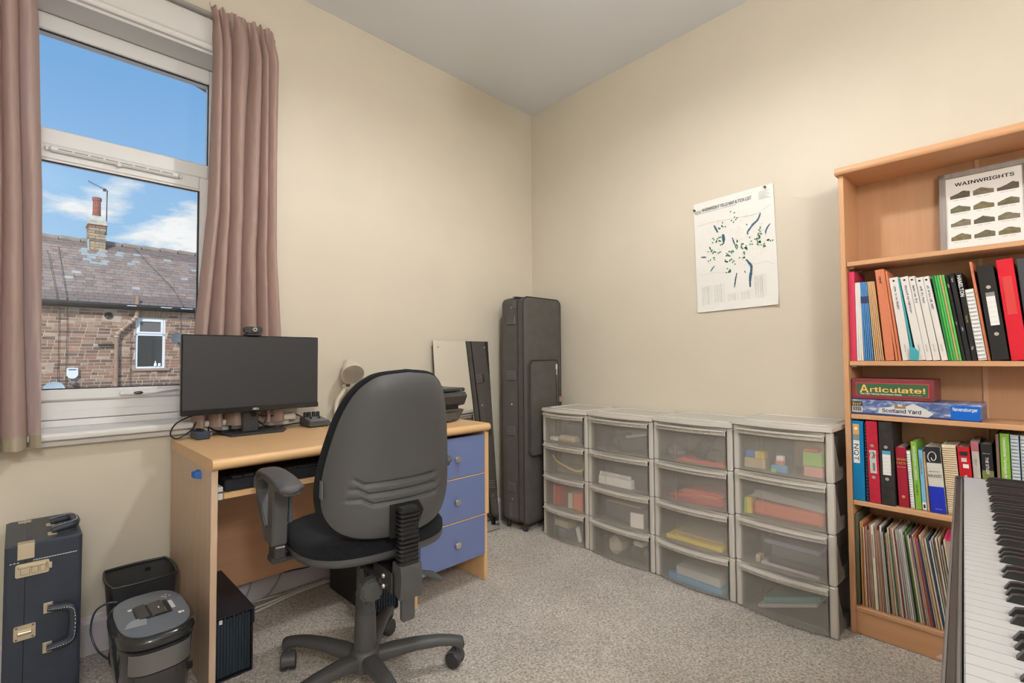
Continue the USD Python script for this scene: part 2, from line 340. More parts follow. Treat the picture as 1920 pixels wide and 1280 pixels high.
def curtain(name, label, zs, left, right, folds, seed, hem_mat, vc=2.405):
    "left(z), right(z): its two edges; folds: pleats across"
    r = np.random.default_rng(seed); t = Thing(name, label, 'curtain', at=((left(1.5) + right(1.5)) / 2, 2.40, zs[0]), wall=True)
    n = 260; s = np.linspace(0, 1, n)
    w1, ph = r.uniform(.5, 1.6, folds), r.uniform(-.5, .5, folds); edges = np.concatenate([[0], np.cumsum(w1)]); edges /= edges[-1]
    k = np.interp(s, edges, np.arange(folds + 1)); amp = np.interp(k, np.arange(folds + 1), r.uniform(.45, 1.35, folds + 1))
    def sheet(z0, z1, m, off=0.0, fr=0.0):
        Z = np.linspace(z0, z1, m); out = np.zeros((m, n, 3))
        for i, z in enumerate(Z):
            q = (z - zs[0]) / (zs[1] - zs[0]); gather = max(0, (q - .93) / .07)
            a = (.032 + .010 * (1 - q)) * amp * (1 - .75 * gather)
            kk = k + .10 * np.sin(3.1 * q + ph[0] * 6) + .10 * np.sin(5 * q + 1.7 * k) + .16 * (1 - q) * np.sin(2.3 * k + 1)
            v = a * np.sin(2 * math.pi * kk) + .007 * np.sin(4 * math.pi * kk + 2.2 * q) * (1 - gather)
            v = v + (.25 + .75 * gather) * .005 * np.sin(2 * math.pi * k * 4.3 + 8 * math.sin(k[3] + z * 9))
            u = left(z) + (right(z) - left(z)) * s + .012 * np.cos(2 * math.pi * kk) * amp * (1 - gather)
            out[i] = np.stack([u, np.maximum(vc + v - off, 2.353 if vc > 2.39 else 0), np.full(n, z) + fr * (.004 * np.sin(2 * math.pi * k * 4.3) + .006 * np.sin(2 * math.pi * k * 1.3 + 1)) * (i / max(1, m - 1))], -1)
        return B().grid(out)
    zt = zs[1] - .075
    t.part('cloth', sheet(zs[0] + .045, zt, 60), CURT, True)
    t.part('heading_tape', sheet(zt, zs[1], 10, 0, 1.0), CURT, True, label='tightly gathered pencil pleat heading')
    t.part('hem', sheet(zs[0], zs[0] + .045, 4), hem_mat, True, label='turned-up bottom hem')
bul = lambda z: .025 * math.sin(math.pi * min(1, max(0, (z - .8) / 1.86)))
curtain('curtain', 'gathered dusty pink curtain right of the window, behind the monitor', (.815, 2.655),
        lambda z: np.interp(z, [.8, 1.2, 1.75, 2.45, 2.60, 2.66], [.520, .530, .572, .580, .572, .560]), lambda z: np.interp(z, [.8, 1.2, 1.6, 2.1, 2.5, 2.66], [.885, .866, .845, .848, .852, .826]), 6, 3, CURT)
curtain('curtain', 'dusty pink curtain hanging left of the window, daylight showing through its folds', (.800, 2.665),
        lambda z: np.interp(z, [.8, 1.7, 2.66], [-.385, -.37, -.34]), lambda z: np.interp(z, [.8, 1.2, 1.7, 2.3, 2.66], [.066, .052, .046, .026, -.012]), 7, 8, LINING, 2.368)
single('curtain_rail', B().box(-.36, .845, 2.420, 2.444, 2.612, 2.630, .004).box(-.30, -.27, 2.440, 2.464, 2.612, 2.630).box(.69, .72, 2.440, 2.464, 2.612, 2.630), mat('rail_grey', (.32, .31, .30), .5),
       'slim grey curtain track along the top of the white window board', 'curtain rail', (.25, 2.43, 2.61), wall=True)

# the ceiling lamp that lights the room (above the picture)
p = UsdGeom.Xform.Define(stage, '/World/pendant_lamp'); p.AddTranslateOp().Set(Gf.Vec3d(*LAMP_AT))
tagp(p.GetPrim(), 'pendant lamp with a white cone shade hanging from the ceiling', 'lamp'); _used[('/World', 'pendant_lamp')] = 1
usdkit.mesh(stage, '/World/pendant_lamp/cord', B().cyl((0, 0, .12), (0, 0, CEIL_Z - LAMP_AT[2] - .03), .004, n=8).mesh(), WHITE, 30)
usdkit.mesh(stage, '/World/pendant_lamp/holder', B().lathe([(.019, .058), (.021, .075), (.019, .105), (.008, .125)], 16).mesh(), WHITE, 30)
SHADE = nodemat('lampshade_fabric', {'d': ('diffuse_bsdf', {'color': (.86, .84, .80)}), 't': ('translucent_bsdf', {'color': (.86, .83, .78)}), 'm': ('mix_closure', {'fac': .55})}, [('d.BSDF', 'm.closure1'), ('t.BSDF', 'm.closure2')], 'm.closure')
usdkit.mesh(stage, '/World/pendant_lamp/shade', B().grid(np.array([[(r * math.cos(a), r * math.sin(a), z) for a in np.linspace(0, 2 * math.pi, 40, endpoint=False)] for r, z in ((.185, -.045), (.15, .01), (.105, .075), (.06, .13))]), wrap=True).mesh(), SHADE, 60)
usdkit.mesh(stage, '/World/pendant_lamp/ceiling_rose', B().lathe([(.05, -.03), (.045, -.012), (.02, 0)], 20, TR(0, 0, CEIL_Z - LAMP_AT[2])).mesh(), WHITE, 30)

p = UsdGeom.Xform.Define(stage, '/World/added_fill_lamp'); p.AddTranslateOp().Set(Gf.Vec3d(*GLOBE_AT))
tagp(p.GetPrim(), 'added fill light, a round white globe unseen behind the camera', 'lamp'); _used[('/World', 'added_fill_lamp')] = 1
usdkit.mesh(stage, '/World/added_fill_lamp/cord', B().cyl((0, 0, .2), (0, 0, CEIL_Z - GLOBE_AT[2]), .005, n=8).mesh(), WHITE, 30)

# ================================================================== across the yard: the brick terrace, in window-wall coordinates
VF = 15.3
BR = [mat(f'brick_{n}', c, .9, .2, var=.22, vscale=9) for n, c in (('brown', (.30, .185, .13)), ('red', (.36, .20, .14)), ('dark', (.20, .135, .105)), ('tan', (.40, .27, .19)), ('pale', (.48, .36, .27)), ('orange', (.50, .25, .17)))]
MORTAR = mat('mortar', (.60, .49, .40), .95, .1, var=.15, vscale=5)
STUFFBRICK = nodemat('brick_mixed', {'g': ('geometry', {}), 'r': ('rgb_ramp', {'ramp': [(0, (.20, .135, .105)), (.3, (.29, .18, .13)), (.6, (.36, .21, .145)), (.85, (.42, .29, .21)), (1, (.48, .34, .26))]}), 'p': ('principled_bsdf', {'roughness': .9, 'specular_ior_level': .2})},
                     [('g.random_per_island', 'r.fac'), ('r.color', 'p.base_color')], 'p.BSDF')
FARBRICK = nodemat('brick_far', {'tc': ('texture_coordinate', {}), 's': ('separate_xyz', {}), 'c': ('combine_xyz', {}), 'b': ('brick_texture', {'scale': 1, 'brick_width': .225, 'row_height': .075, 'mortar_size': .008, 'color1': (.24, .155, .115), 'color2': (.40, .26, .19), 'mortar': (.60, .49, .40), 'bias': -.1}), 'p': ('principled_bsdf', {'roughness': .9, 'specular_ior_level': .2})},
                   [('tc.object', 's.vector'), ('s.x', 'c.x'), ('s.z', 'c.y'), ('c.vector', 'b.vector'), ('b.color', 'p.base_color')], 'p.BSDF')
PIPE = mat('soil_pipe_brown', (.36, .235, .17), .6, .3, var=.2, vscale=12)
OUTW = mat('outside_white_frame', (.80, .84, .87), .4, .4)
LEAD = mat('flashing_grey_blue', (.40, .46, .48), .7, .3, var=.2, vscale=8)
DARKGLASS = mat('house_window_glass', (.06, .062, .06), .08, .6)
DISH = mat('dish_grey', (.17, .175, .19), .5, .4)
BLACKGUT = mat('gutter_black', (.03, .028, .027), .5, .4)

h = Thing('terraced_house', 'brown brick terraced house with a slate roof seen through the window', 'house', at=(1.9, VF, -3.2), wall=True)
WINX0, WINX1, WINZ0, WINZ1 = 2.075, 2.695, .885, 2.165
fc = B()
for u0, u1, z0, z1 in ((-7, -.62, -3.2, 2.42), (4.60, 11, -3.2, 2.42), (-.62, 4.60, -3.2, -.45)): fc.box(u0, u1, VF, VF + .25, z0, z1)
h.part('side_wall', fc, FARBRICK)
mw = B()
for u0, u1, z0, z1 in ((-.62, WINX0, -.45, 2.42), (WINX1, 4.60, -.45, 2.42), (WINX0, WINX1, -.45, WINZ0), (WINX0, WINX1, WINZ1, 2.42)): mw.box(u0, u1, VF + .004, VF + .25, z0, z1)
wallp = h.part('wall', mw, MORTAR)
bricks = []
for row in range(38):
    z = -.45 + row * .0755; u = -.62 - (.1125 if row % 2 else 0) + (row % 7) * .013
    while u < 4.6:
        L = .214 if rng.random() > .16 else .101
        u1 = min(u + L, 4.6)
        if u1 - u > .04 and u > -.62 and z + .060 < 2.42:
            skip = ((u + u1) / 2 - 1.545) ** 2 + (z + .03 - 2.19) ** 2 < .13 ** 2
            parts_ = [(u, u1)]
            for a, c, lo, hi in ((WINX0 - .004, WINX1 + .004, WINZ0 - .05, WINZ1), (WINX0 - .03, WINX1 + .03, WINZ1, WINZ1 + .23)):
                if lo < z + .05 and z + .01 < hi: parts_ = [q for p0, p1 in parts_ for q in ((p0, min(p1, a)), (max(p0, c), p1)) if q[1] - q[0] > .03]
            if not skip: bricks += [(p0, p1, z, z + .059, VF - rng.uniform(0, .006)) for p0, p1 in parts_]
        u = u1 + .017
seen = [b for b in bricks if b[1] > .40 and b[0] < 3.3 and b[3] > .52]
seen.sort(key=lambda b: b[0] + (0 if b[2] > .55 else 9)); one = set(map(id, seen[:298])); rest = B()
for b in bricks:
    if id(b) in one:
        k = rng.choices(range(6), (40, 10, 18, 23, 8, 1))[0]
        h.part('brick', B().box(b[0], b[1], b[4], VF + .03, b[2], b[3]), BR[k], False, under=wallp)
    else: rest.box(b[0], b[1], b[4], VF + .03, b[2], b[3])
h.part('brickwork', rest, STUFFBRICK, False, kind='stuff')
ar = B()                                                           # soldier arch over the far window, cement patch round the vent hole
for k in range(13):
    t = (k - 6) / 6; uc = (WINX0 + WINX1) / 2 + t * .34
    ar.box(-.026, .026, VF - .006, VF + .03, 0, .215, M=TR(uc, 0, WINZ1 + .012 - .018 * t * t) @ RY(t * 9))
h.part('window_arch', ar, mat('arch_brick', (.36, .26, .18), .9, .2, var=.2))
h.part('cement_patch', B().prism(Polygon([(1.42, 2.05), (1.78, 2.02), (1.80, 2.22), (1.66, 2.30), (1.44, 2.28)]).difference(Point(1.545, 2.19).buffer(.075)), .02, frame((0, VF + .012, 0), (1, 0, 0), (0, 0, 1))), mat('cement', (.50, .40, .32), .95, .1, var=.12))
h.part('vent_hole', B().lathe([(.075, -.02), (.082, 0), (.082, .03), (.066, .032), (.062, .004)], 20, frame((1.545, VF, 2.19), (1, 0, 0), (0, 0, 1))), mat('vent_dark', (.05, .04, .035), .8))
# its window
def far_window():
    f = B(); ring(f, WINX0, WINX1, WINZ0, WINZ1, .055, VF + .03, VF + .09, .006); f.box(WINX0, WINX1, VF + .03, VF + .09, 1.715, 1.775, .006)
    ring(f, WINX0 + .045, WINX1 - .045, 1.77, WINZ1 - .04, .05, VF + .015, VF + .06, .006)
    p = h.part('window', f, OUTW, label='white framed window of the house across the yard')
    h.part('pane', B().box(WINX0 + .05, WINX1 - .05, VF + .05, VF + .058, .93, 1.72), DARKGLASS, False, under=p)
    h.part('pane', B().box(WINX0 + .09, WINX1 - .09, VF + .04, VF + .048, 1.81, 2.08), mat('house_window_frosted', (.16, .15, .14), .5, .5), False, under=p)
    h.part('jar', B().lathe([(.03, 0), (.035, .02), (.03, .07), (.012, .10), (.012, .14)], 10, TR(2.50, VF + .04, .942)), OUTW, under=p)
    h.part('jar', B().lathe([(.03, 0), (.034, .04), (.026, .08)], 10, TR(2.585, VF + .04, .942)), OUTW, under=p)
far_window()
h.part('window_sill', B().box(WINX0 - .055, WINX1 + .10, VF - .05, VF + .05, .835, .885, .008), mat('stone_sill', (.42, .29, .22), .9, .2, var=.2))
# roof: slates laid in courses up to the ridge
EV, EZ, RV, RZ_ = VF - .14, 2.455, 18.1, 4.42
sl = math.hypot(RV - EV, RZ_ - EZ); pitch = math.degrees(math.atan2(RZ_ - EZ, RV - EV))
RM = frame((0, EV, EZ), (1, 0, 0), (0, RV - EV, RZ_ - EZ))
rf = B().box(-7, 11, 0, sl, -.06, -.012, M=RM).box(-7, 11, RV, RV + .4, 2.0, RZ_ - .05)
roofp = h.part('roof', rf, mat('roof_deck', (.16, .12, .105), .95, .1))
SL = [mat(f'slate_{n}', c, .85, .25, var=.16, vscale=6) for n, c in (('brown', (.285, .215, .185)), ('grey', (.30, .245, .215)), ('warm', (.34, .25, .205)), ('dull', (.245, .19, .165)), ('pale', (.42, .40, .37)))]
LICHEN = mat('slate_pale_blue', (.37, .40, .385), .8, .2, var=.2, vscale=9)
STUFFSLATE = nodemat('slate_mixed', {'g': ('geometry', {}), 'r': ('rgb_ramp', {'ramp': [(0, (.22, .17, .15)), (.5, (.29, .225, .195)), (1, (.36, .27, .22))]}), 'p': ('principled_bsdf', {'roughness': .85, 'specular_ior_level': .25})}, [('g.random_per_island', 'r.fac'), ('r.color', 'p.base_color')], 'p.BSDF')
def slate(bld, u, y, w, tone):
    bld.box(u + .004, u + w - .004, y - rng.uniform(0, .004), y + .26, -.004, .007, M=RM @ TR(0, y, 0) @ RX(-2.6) @ TR(0, -y, rng.uniform(.006, .012)))
n1, rest = 0, B()
for row in range(21):
    y = .01 + row * .164; u = -6.6 + (.095 if row % 2 else 0)
    while u < 10.8:
        w = .19 + rng.uniform(-.008, .008)
        if .3 < u < 3.95 and n1 < 299 and y > .4:
            near_chimney = 1.75 < y < 3.05 and abs(u + .095 - 1.56) < .40 * (y - 1.65) / 1.2 + .03 and rng.random() < .62 or y > 2.3 and rng.random() < .05
            b = B(); slate(b, u, y, w, 0); h.part('slate', b, LICHEN if near_chimney else SL[rng.choices(range(5), (30, 26, 24, 18, 3))[0]], False, under=roofp); n1 += 1
        else: slate(rest, u, y, w, 0)
        u += w
h.part('slates_beyond', rest, STUFFSLATE, False, kind='stuff')
rd = B()
for k in range(40):
    u = -7 + k * .455; rd.tube([(u + .01, RV, RZ_ + .0), (u + .05, RV, RZ_ + .012), (u + .44, RV, RZ_ + .0)], [.085, .10, .085], 8)
h.part('ridge_tiles', rd, mat('ridge_tile', (.30, .25, .22), .9, .2, var=.2), 40, kind='stuff')
h.part('gutter', B().tube([(-7, EV - .03, EZ + .00), (11, EV - .03, EZ - .05)], .052, 8).box(-7, 11, EV + .02, EV + .05, EZ - .11, EZ + .01), BLACKGUT)
for u in (1.87, 2.55, 2.98): h.part('gutter_drip', B().box(u, u + rng.uniform(.1, .3), EV - .095, EV - .08, EZ - .03, EZ - .01, .004), OUTW)
# chimney stack with pot and aerial
CU, CV = 1.515, 18.05
ch = B().box(CU - .165, CU + .165, CV - .30, CV + .30, 3.9, 4.80)
chp = h.part('chimney_stack', ch, MORTAR)
CBR = [mat(f'chimney_brick_{n}', c, .95, .15, var=.25, vscale=12) for n, c in (('buff', (.42, .33, .23)), ('sooty', (.24, .20, .165)), ('yellow', (.50, .37, .20)), ('red', (.33, .17, .13)))]
for row in range(12):
    z = 4.02 + row * .077
    for side in (0, 1):
        if side == 0: spans = [(-.18, .035), (.046, .18)] if row % 2 else [(-.18, -.055), (-.044, .18)]
        else: spans = [(-.31, -.1), (-.09, .12), (.13, .31)]
        for a, c in spans:
            k = 3 if row > 9 else rng.choices(range(4), (40, 34, 16, 6))[0]; d = rng.uniform(0, .008)
            bb = B().box(CU + a, CU + c, CV - .318 - d, CV - .27, z, z + .066) if side == 0 else B().box(CU - .183 - d, CU - .14, CV + a, CV + c, z, z + .066)
            h.part('brick', bb, CBR[k], False, under=chp)
cap = B().box(CU - .22, CU + .22, CV - .35, CV + .35, 4.87, 4.945, .008).box(CU - .20, CU + .20, CV - .33, CV + .33, 4.945, 5.01, .008).hull([(CU + a * x, CV + b_ * y, z) for a in (-1, 1) for b_ in (-1, 1) for x, y, z in ((.16, .28, 5.01), (.10, .16, 5.16))])
h.part('chimney_cap', cap, mat('cap_stone', (.55, .52, .44), .9, .2, var=.25, vscale=10), under=chp)
h.part('chimney_flashing', B().box(CU - .20, CU + .20, CV - .345, CV - .30, 3.98, 4.16, .004).box(CU - .20, CU - .17, CV - .34, CV + .3, 4.0, 4.45).hull([(CU + a, CV - .36 - d * .33, 4.20 - .12 - d * .22) for a in (-.26, .24) for d in (0, .3)] + [(CU + a, CV - .36 - d * .33, 4.23 - .12 - d * .22) for a in (-.26, .24) for d in (0, .3)]), LEAD)
h.part('chimney_pot', B().lathe([(.098, 5.14), (.10, 5.20), (.092, 5.26), (.088, 5.60), (.105, 5.62), (.108, 5.70), (.09, 5.71), (.085, 5.5)], 18, TR(CU, CV, 0)), mat('pot_red', (.33, .13, .10), .85, .25, var=.4, vscale=10), under=chp)
a = B().tube([(CU + .19, CV - .31, 4.62), (CU + .19, CV - .31, 5.86)], .014, 6).tube([(CU + .22, CV - .31, 5.86), (CU - .22, CV - .31, 6.06)], .008, 5)
for k in range(11): x = .19 - k * .04; a.tube([(CU + x, CV - .45, 5.875 - (x - .19) * .45), (CU + x, CV - .17, 5.875 - (x - .19) * .45)], .004, 4)
a.box(CU + .15, CU + .20, CV - .33, CV - .29, 4.62, 4.68).box(CU + .10, CU + .17, CV - .36, CV - .26, 5.86, 5.92)
single('aerial', a, mat('aerial_metal', (.10, .10, .11), .5, metallic=.6), 'thin television aerial on a mast beside the far chimney', 'aerial', (CU + .19, CV - .31, 4.62), wall=True)
# soil pipe, alarm box, dishes, cables
sp_ = B()
sp_.tube([(2.095, VF - .07, 2.70), (2.085, VF - .07, 2.19)], .048, 12); sp_.tube([(2.085, VF - .07, 2.22), (2.04, VF - .07, 2.12), (1.76, VF - .07, 1.80), (1.70, VF - .07, 1.70)], .042, 12); sp_.tube([(1.70, VF - .07, 1.72), (1.705, VF - .07, -3.1)], .046, 12)
pp = Thing('soil_pipe', 'brown soil pipe with an elbow running down the far brick wall', 'pipe', at=(1.70, VF, -3.1), wall=True)
pp.part('pipe', sp_, PIPE)
for c, d in (((2.075, 2.17), (.3, 1)), ((2.02, 2.10), (1, 1.14)), ((1.96, 2.03), (1, 1.14)), ((1.80, 1.845), (1, 1.14)), ((1.72, 1.755), (1, 1.6)), ((1.70, 1.68), (0, 1))):
    d = np.array([d[0], 0, d[1]]) / math.hypot(*d); q = np.array([c[0], VF - .07, c[1]]); pp.part('collar', B().cyl(q - d * .018, q + d * .018, .054, n=12), mat('collar_pale', (.52, .40, .32), .7))
single('waste_pipe', B().cyl((1.36, VF - .05, 1.475), (1.70, VF - .05, 1.48), .022, n=8), BLACKGUT, 'short black waste pipe joining the brown soil pipe', 'pipe', (1.53, VF, 1.475), wall=True)
al = Thing('alarm_box', 'white burglar alarm box on the far brick wall', 'alarm', at=(.91, VF - .01, .69), wall=True)
al.part('body', B().prism(Polygon([(-.09, .235), (.09, .235), (.095, .08), (.055, .015), (0, 0), (-.055, .015), (-.095, .08)]).buffer(.008), .06, frame((.91, VF - .07 + .06, .69), (1, 0, 0), (0, 0, 1))), OUTW)
al.part('top_light', B().box(.845, .975, VF - .078, VF - .069, .885, .905), mat('alarm_blue_grey', (.14, .17, .22), .3))
def dish(name, label, u, z, r, m, rx, rz):
    t = Thing(name, label, 'satellite dish', at=(u, VF - .02, z), wall=True)
    M = TR(u, VF - .25, z) @ RZ(rz) @ RX(90 + rx)
    t.part('reflector', B().lathe([(r * k, .30 * r * k * k) for k in (.02, .25, .5, .75, .92, 1)] + [(r * .98, .31 * r), (r * .7, .17 * r), (.02, .02)], 28, M), m, 60)
    t.part('arm', B().tube([(u, VF + .0, z - .05), (u, VF - .2, z - .05), (u + .02, VF - .45, z - .12)], .014, 6), BLACKGUT)
dish('satellite_dish', 'dark grey satellite dish right of the far white window', 2.91, 1.63, .165, DISH, -14, 12)
dish('satellite_dish', 'pale blue grey satellite dish low on the far wall', .605, .44, .19, mat('dish_pale', (.40, .50, .55), .6), -8, -10)
single('security_light', B().ball((.94, VF - .06, .575), (.055, .06, .06), 2).box(.915, .965, VF - .03, VF, .60, .65), DISH, 'small grey round security light under the white alarm box', 'lamp', (.94, VF, .52), wall=True)
wires = [[(.50, 18.1 - .9, 3.9), (.62, EV, 2.50), (.66, VF - .02, 2.40), (.67, VF - .02, -.4)], [(.72, 17.6, 4.10), (.78, EV, 2.50), (.80, VF - .02, 2.38), (.805, VF - .02, -.4)],
         [(2.36, 17.9, 4.36), (2.62, 17.0, 3.75), (2.95, 15.9, 3.02), (3.04, EV, 2.50), (3.02, VF - .02, 2.3), (3.02, VF - .02, .3)], [(1.985, VF - .02, 2.0), (1.98, VF - .02, .4)]]
for k, wpts in enumerate(wires):
    single('cable', B().tube(np.array(wpts) + np.array([0, -.015, .03 if k < 3 else 0]), .0055, 5), mat('old_cable', (.07, .05, .045), .8), ['thin dark cable down the far wall, leftmost of four', 'thin dark cable down the far wall, second from the left', 'dark cable slanting across the far slate roof to the right', 'thin dark cable beside the brown soil pipe'][k], 'cable', tuple(wpts[-1]), wall=True)
# yard ground, our own wall's outer face and the arch over the window outside
struct('ground', B().box(-9, 13, VW + .3, 30, -3.4, -3.2), mat('yard_paving', (.34, .32, .29), .9, .2, var=.2, vscale=.8), wall=True)
ow = B()
for u0, u1, z0, z1 in ((-3, -.13, -3.2, 3.4), (.70, 4.5, -3.2, 3.4), (-.13, .70, -3.2, .85), (-.13, .70, 2.62, 3.4)): ow.box(u0, u1, VW + .29, VW + .40, z0, z1)
struct('wall_outer', ow, FARBRICK, wall=True)
ab = Polygon([(-.13, 2.66)] + [(-.13 + .83 * t, 2.452 + .085 * (1 - (2 * t - 1) ** 2)) for t in np.linspace(0, 1, 13)] + [(.70, 2.66)])
struct('trim_3', B().prism(ab, .10, frame((0, VW + .39, 0), (1, 0, 0), (0, 0, 1))), mat('arch_brick_near', (.42, .34, .26), .9, .2, var=.3, vscale=20, bump=.5, bscale=60), wall=True)

# ================================================================== the desk and what stands on it (window-wall coordinates)
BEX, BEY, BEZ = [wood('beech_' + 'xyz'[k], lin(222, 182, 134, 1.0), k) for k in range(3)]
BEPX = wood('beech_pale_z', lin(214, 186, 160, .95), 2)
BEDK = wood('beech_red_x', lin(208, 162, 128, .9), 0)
BLUEP = mat('drawer_blue', lin(112, 128, 176, .95), .45, .4, bump=.05, bscale=300)
STEEL = mat('brushed_steel', (.66, .63, .60), .32, metallic=.9)
BLK = mat('black_plastic', (.035, .036, .04), .42, .45, bump=.05, bscale=400)
BLKS = mat('black_plastic_smooth', (.02, .02, .022), .22, .5)
DKG = mat('dark_grey_plastic', (.075, .076, .08), .5, .4, bump=.10, bscale=350)
CABLE_B = mat('cable_black', (.02, .02, .022), .5, .4)
CABLE_W = mat('cable_white', (.70, .66, .62), .5, .4)
PAPER = mat('paper_white', (.82, .81, .79), .75, .2)
INK = mat('print_black', (.03, .03, .035), .7, .2)
INKW = mat('print_white', (.80, .80, .79), .6, .3)
DZ = .775
d = Thing('desk', 'beech computer desk with three blue drawers under the window', 'desk', at=(1.06, 2.12, 0), wall=True)
tp = Polygon([(2.43, .735), (2.43, .775)] + [(1.832 - .018 * math.sin(a), .757 + .018 * math.cos(a)) for a in np.linspace(0, math.pi * .8, 8)] + [(1.840, .735)])
d.part('tabletop', B().prism(Polygon([(p[0], p[1]) for p in tp.exterior.coords[:-1]]), 1.222, frame((.453, 0, 0), (0, 1, 0), (0, 0, 1))), BEX, 40)
d.part('side_panel', B().box(.456, .476, 1.842, 2.43, 0, .735, .0015), BEPX, label='pale left side panel of the desk')
d.part('side_panel', B().box(1.652, 1.673, 1.842, 2.43, 0, .735, .0015), BEZ)
d.part('pedestal_panel', B().box(1.248, 1.266, 1.852, 2.43, 0, .735, .001), BEZ)
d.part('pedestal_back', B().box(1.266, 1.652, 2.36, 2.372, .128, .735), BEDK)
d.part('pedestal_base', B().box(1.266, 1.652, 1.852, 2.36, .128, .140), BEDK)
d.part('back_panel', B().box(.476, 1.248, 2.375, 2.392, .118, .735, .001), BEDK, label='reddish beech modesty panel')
for k, (z0, z1, zk) in enumerate(((.534, .722, .627), (.331, .528, .428), (.133, .325, .229))):
    fr_ = d.part('drawer', B().box(1.268, 1.650, 1.834, 1.852, z0, z1, .0012), BLUEP, label='blue drawer front')
    if k: d.part('edge_strip', B().box(1.268, 1.652, 1.8335, 1.852, z1 + .0005, z1 + .0045), BEX, under=fr_)
    if k < 2: d.part('side_strip', B().box(1.651, 1.676, 1.833, 1.842, z0 - .004, z1 + .008, .001), BEZ, under=fr_)
    kb = B().lathe([(.006, 0), (.0055, .012), (.010, .016)], 14, frame((1.467, 1.834, zk), (1, 0, 0), (0, 0, 1)))
    hrt = Polygon([(.0145 * math.cos(a) * (1 + .10 * math.sin(a)), .0150 * math.sin(a) - .001 - (.004 * abs(math.cos(a)) if math.sin(a) < 0 else 0)) for a in np.linspace(0, 2 * math.pi, 24, endpoint=False)])
    kb.prism(hrt, .007, frame((1.467, 1.820, zk), (1, 0, 0), (0, 0, 1))); kb.prism(hrt.buffer(-.003), .003, frame((1.467, 1.813, zk), (1, 0, 0), (0, 0, 1)))
    d.part('knob', kb, STEEL, 30, under=fr_, label='brushed metal knob')
d.part('keyboard_tray', B().box(.500, 1.225, 1.868, 2.25, .630, .650, .002), BEX)
for u0, u1 in ((.477, .499), (1.226, 1.247)): d.part('runner', B().box(u0, u1, 1.872, 2.25, .628, .650, .002).box(u0, u1, 1.872, 2.25, .655, .672, .002).box(u0 + (.0 if u0 < 1 else .016), u0 + (.006 if u0 < 1 else .022), 1.872, 2.25, .628, .672), WHITE)
KEYB = mat('keyboard_navy_black', (.018, .021, .030), .45, .4, var=.2, vscale=60)
k = Thing('keyboard', 'black keyboard lying on the pull-out tray under the desk top', 'keyboard', at=(.78, 1.98, .650), wall=True)
k.part('case', B().box(.505, 1.06, 1.876, 2.08, .651, .690, .004), KEYB)
for i in range(14): k.part('key', B().box(.530 + i * .037, .563 + i * .037, 1.885, 1.918, .689, .697, .003), BLK)
BLUEC = mat('blue_putty', lin(40, 105, 190, .9), .5, .4)
c = Thing('cable_clip', 'small bright blue ridged clip stuck to the side of the desk', 'clip', at=(.449, 1.985, .70), wall=True)
c.part('body', B().hull([(u, v, z) for v, z, u in ((1.965, .690, .456), (2.012, .690, .456), (2.010, .716, .456), (1.972, .716, .456), (1.962, .694, .438), (2.008, .694, .440), (2.004, .712, .440), (1.974, .712, .438))]), BLUEC)
for i in range(3): c.part('ridge', B().box(.434, .442, 1.972 + i * .012, 1.979 + i * .012, .693, .713, .002), BLUEC)

# monitor
SCREEN = mat('screen_black', (.030, .033, .038), .45, .5)
m = Thing('monitor', 'wide black flat computer monitor on a square foot on the desk', 'monitor', at=(.735, 2.335, DZ), wall=True)
m.part('housing', B().box(.459, 1.010, 2.302, 2.325, .876, 1.203, .004).box(.56, .91, 2.325, 2.348, .92, 1.15, .010), BLKS)
m.part('screen', B().box(.464, 1.005, 2.2995, 2.304, .899, 1.198), SCREEN, False)
m.part('bezel', B().box(.459, 1.010, 2.297, 2.304, .876, .898, .002), BLKS)
def word(t, s_, h, M, m_=INKW, under=None, width=None, bold=True, name='lettering', italic=0): t.part(name, B().text(s_, h, M, width, .0004, bold, italic), m_, False, under=under)
word(m, 'DELL', .008, FACE_A(.722, .8835, 2.2968))
m.part('neck', B().box(.693, .757, 2.328, 2.351, .785, .95, .004), BLK)
m.part('cable_hole', B().lathe([(.010, 0), (.012, .004)], 16, frame((.735, 2.328, .862), (1, 0, 0), (0, 0, 1))), mat('hole_black', (.004, .004, .004), .9))
m.part('foot', B().prism(Polygon([(.622, 2.445), (.640, 2.292), (.848, 2.288), (.882, 2.345), (.870, 2.445)]), .010, TR(0, 0, DZ)), BLK)
w_ = Thing('webcam', 'small black webcam clipped to the top of the monitor', 'webcam', at=(.722, 2.312, 1.203), wall=True)
w_.part('body', B().prism(rrect(.074, .027, .012), .022, frame((.722, 2.318, 1.229), (1, 0, 0), (0, 0, 1))), BLK, 40)
w_.part('lens_ring', B().lathe([(.0065, 0), (.0105, .0), (.0105, .004), (.0085, .006), (.0065, .003)], 22, frame((.727, 2.296, 1.230), (1, 0, 0), (0, 0, 1))), STEEL)
w_.part('lens', B().ball((.727, 2.2955, 1.230), (.0065, .003, .0065), 2), BLKS)
w_.part('clip', B().box(.694, .752, 2.288, 2.345, 1.2035, 1.211, .002).box(.694, .752, 2.326, 2.345, 1.19, 1.2035, .002).hull([(u, v, z) for u in (.700, .745) for v, z in ((2.30, 1.209), (2.33, 1.209), (2.302, 1.219), (2.322, 1.219))]), BLK)
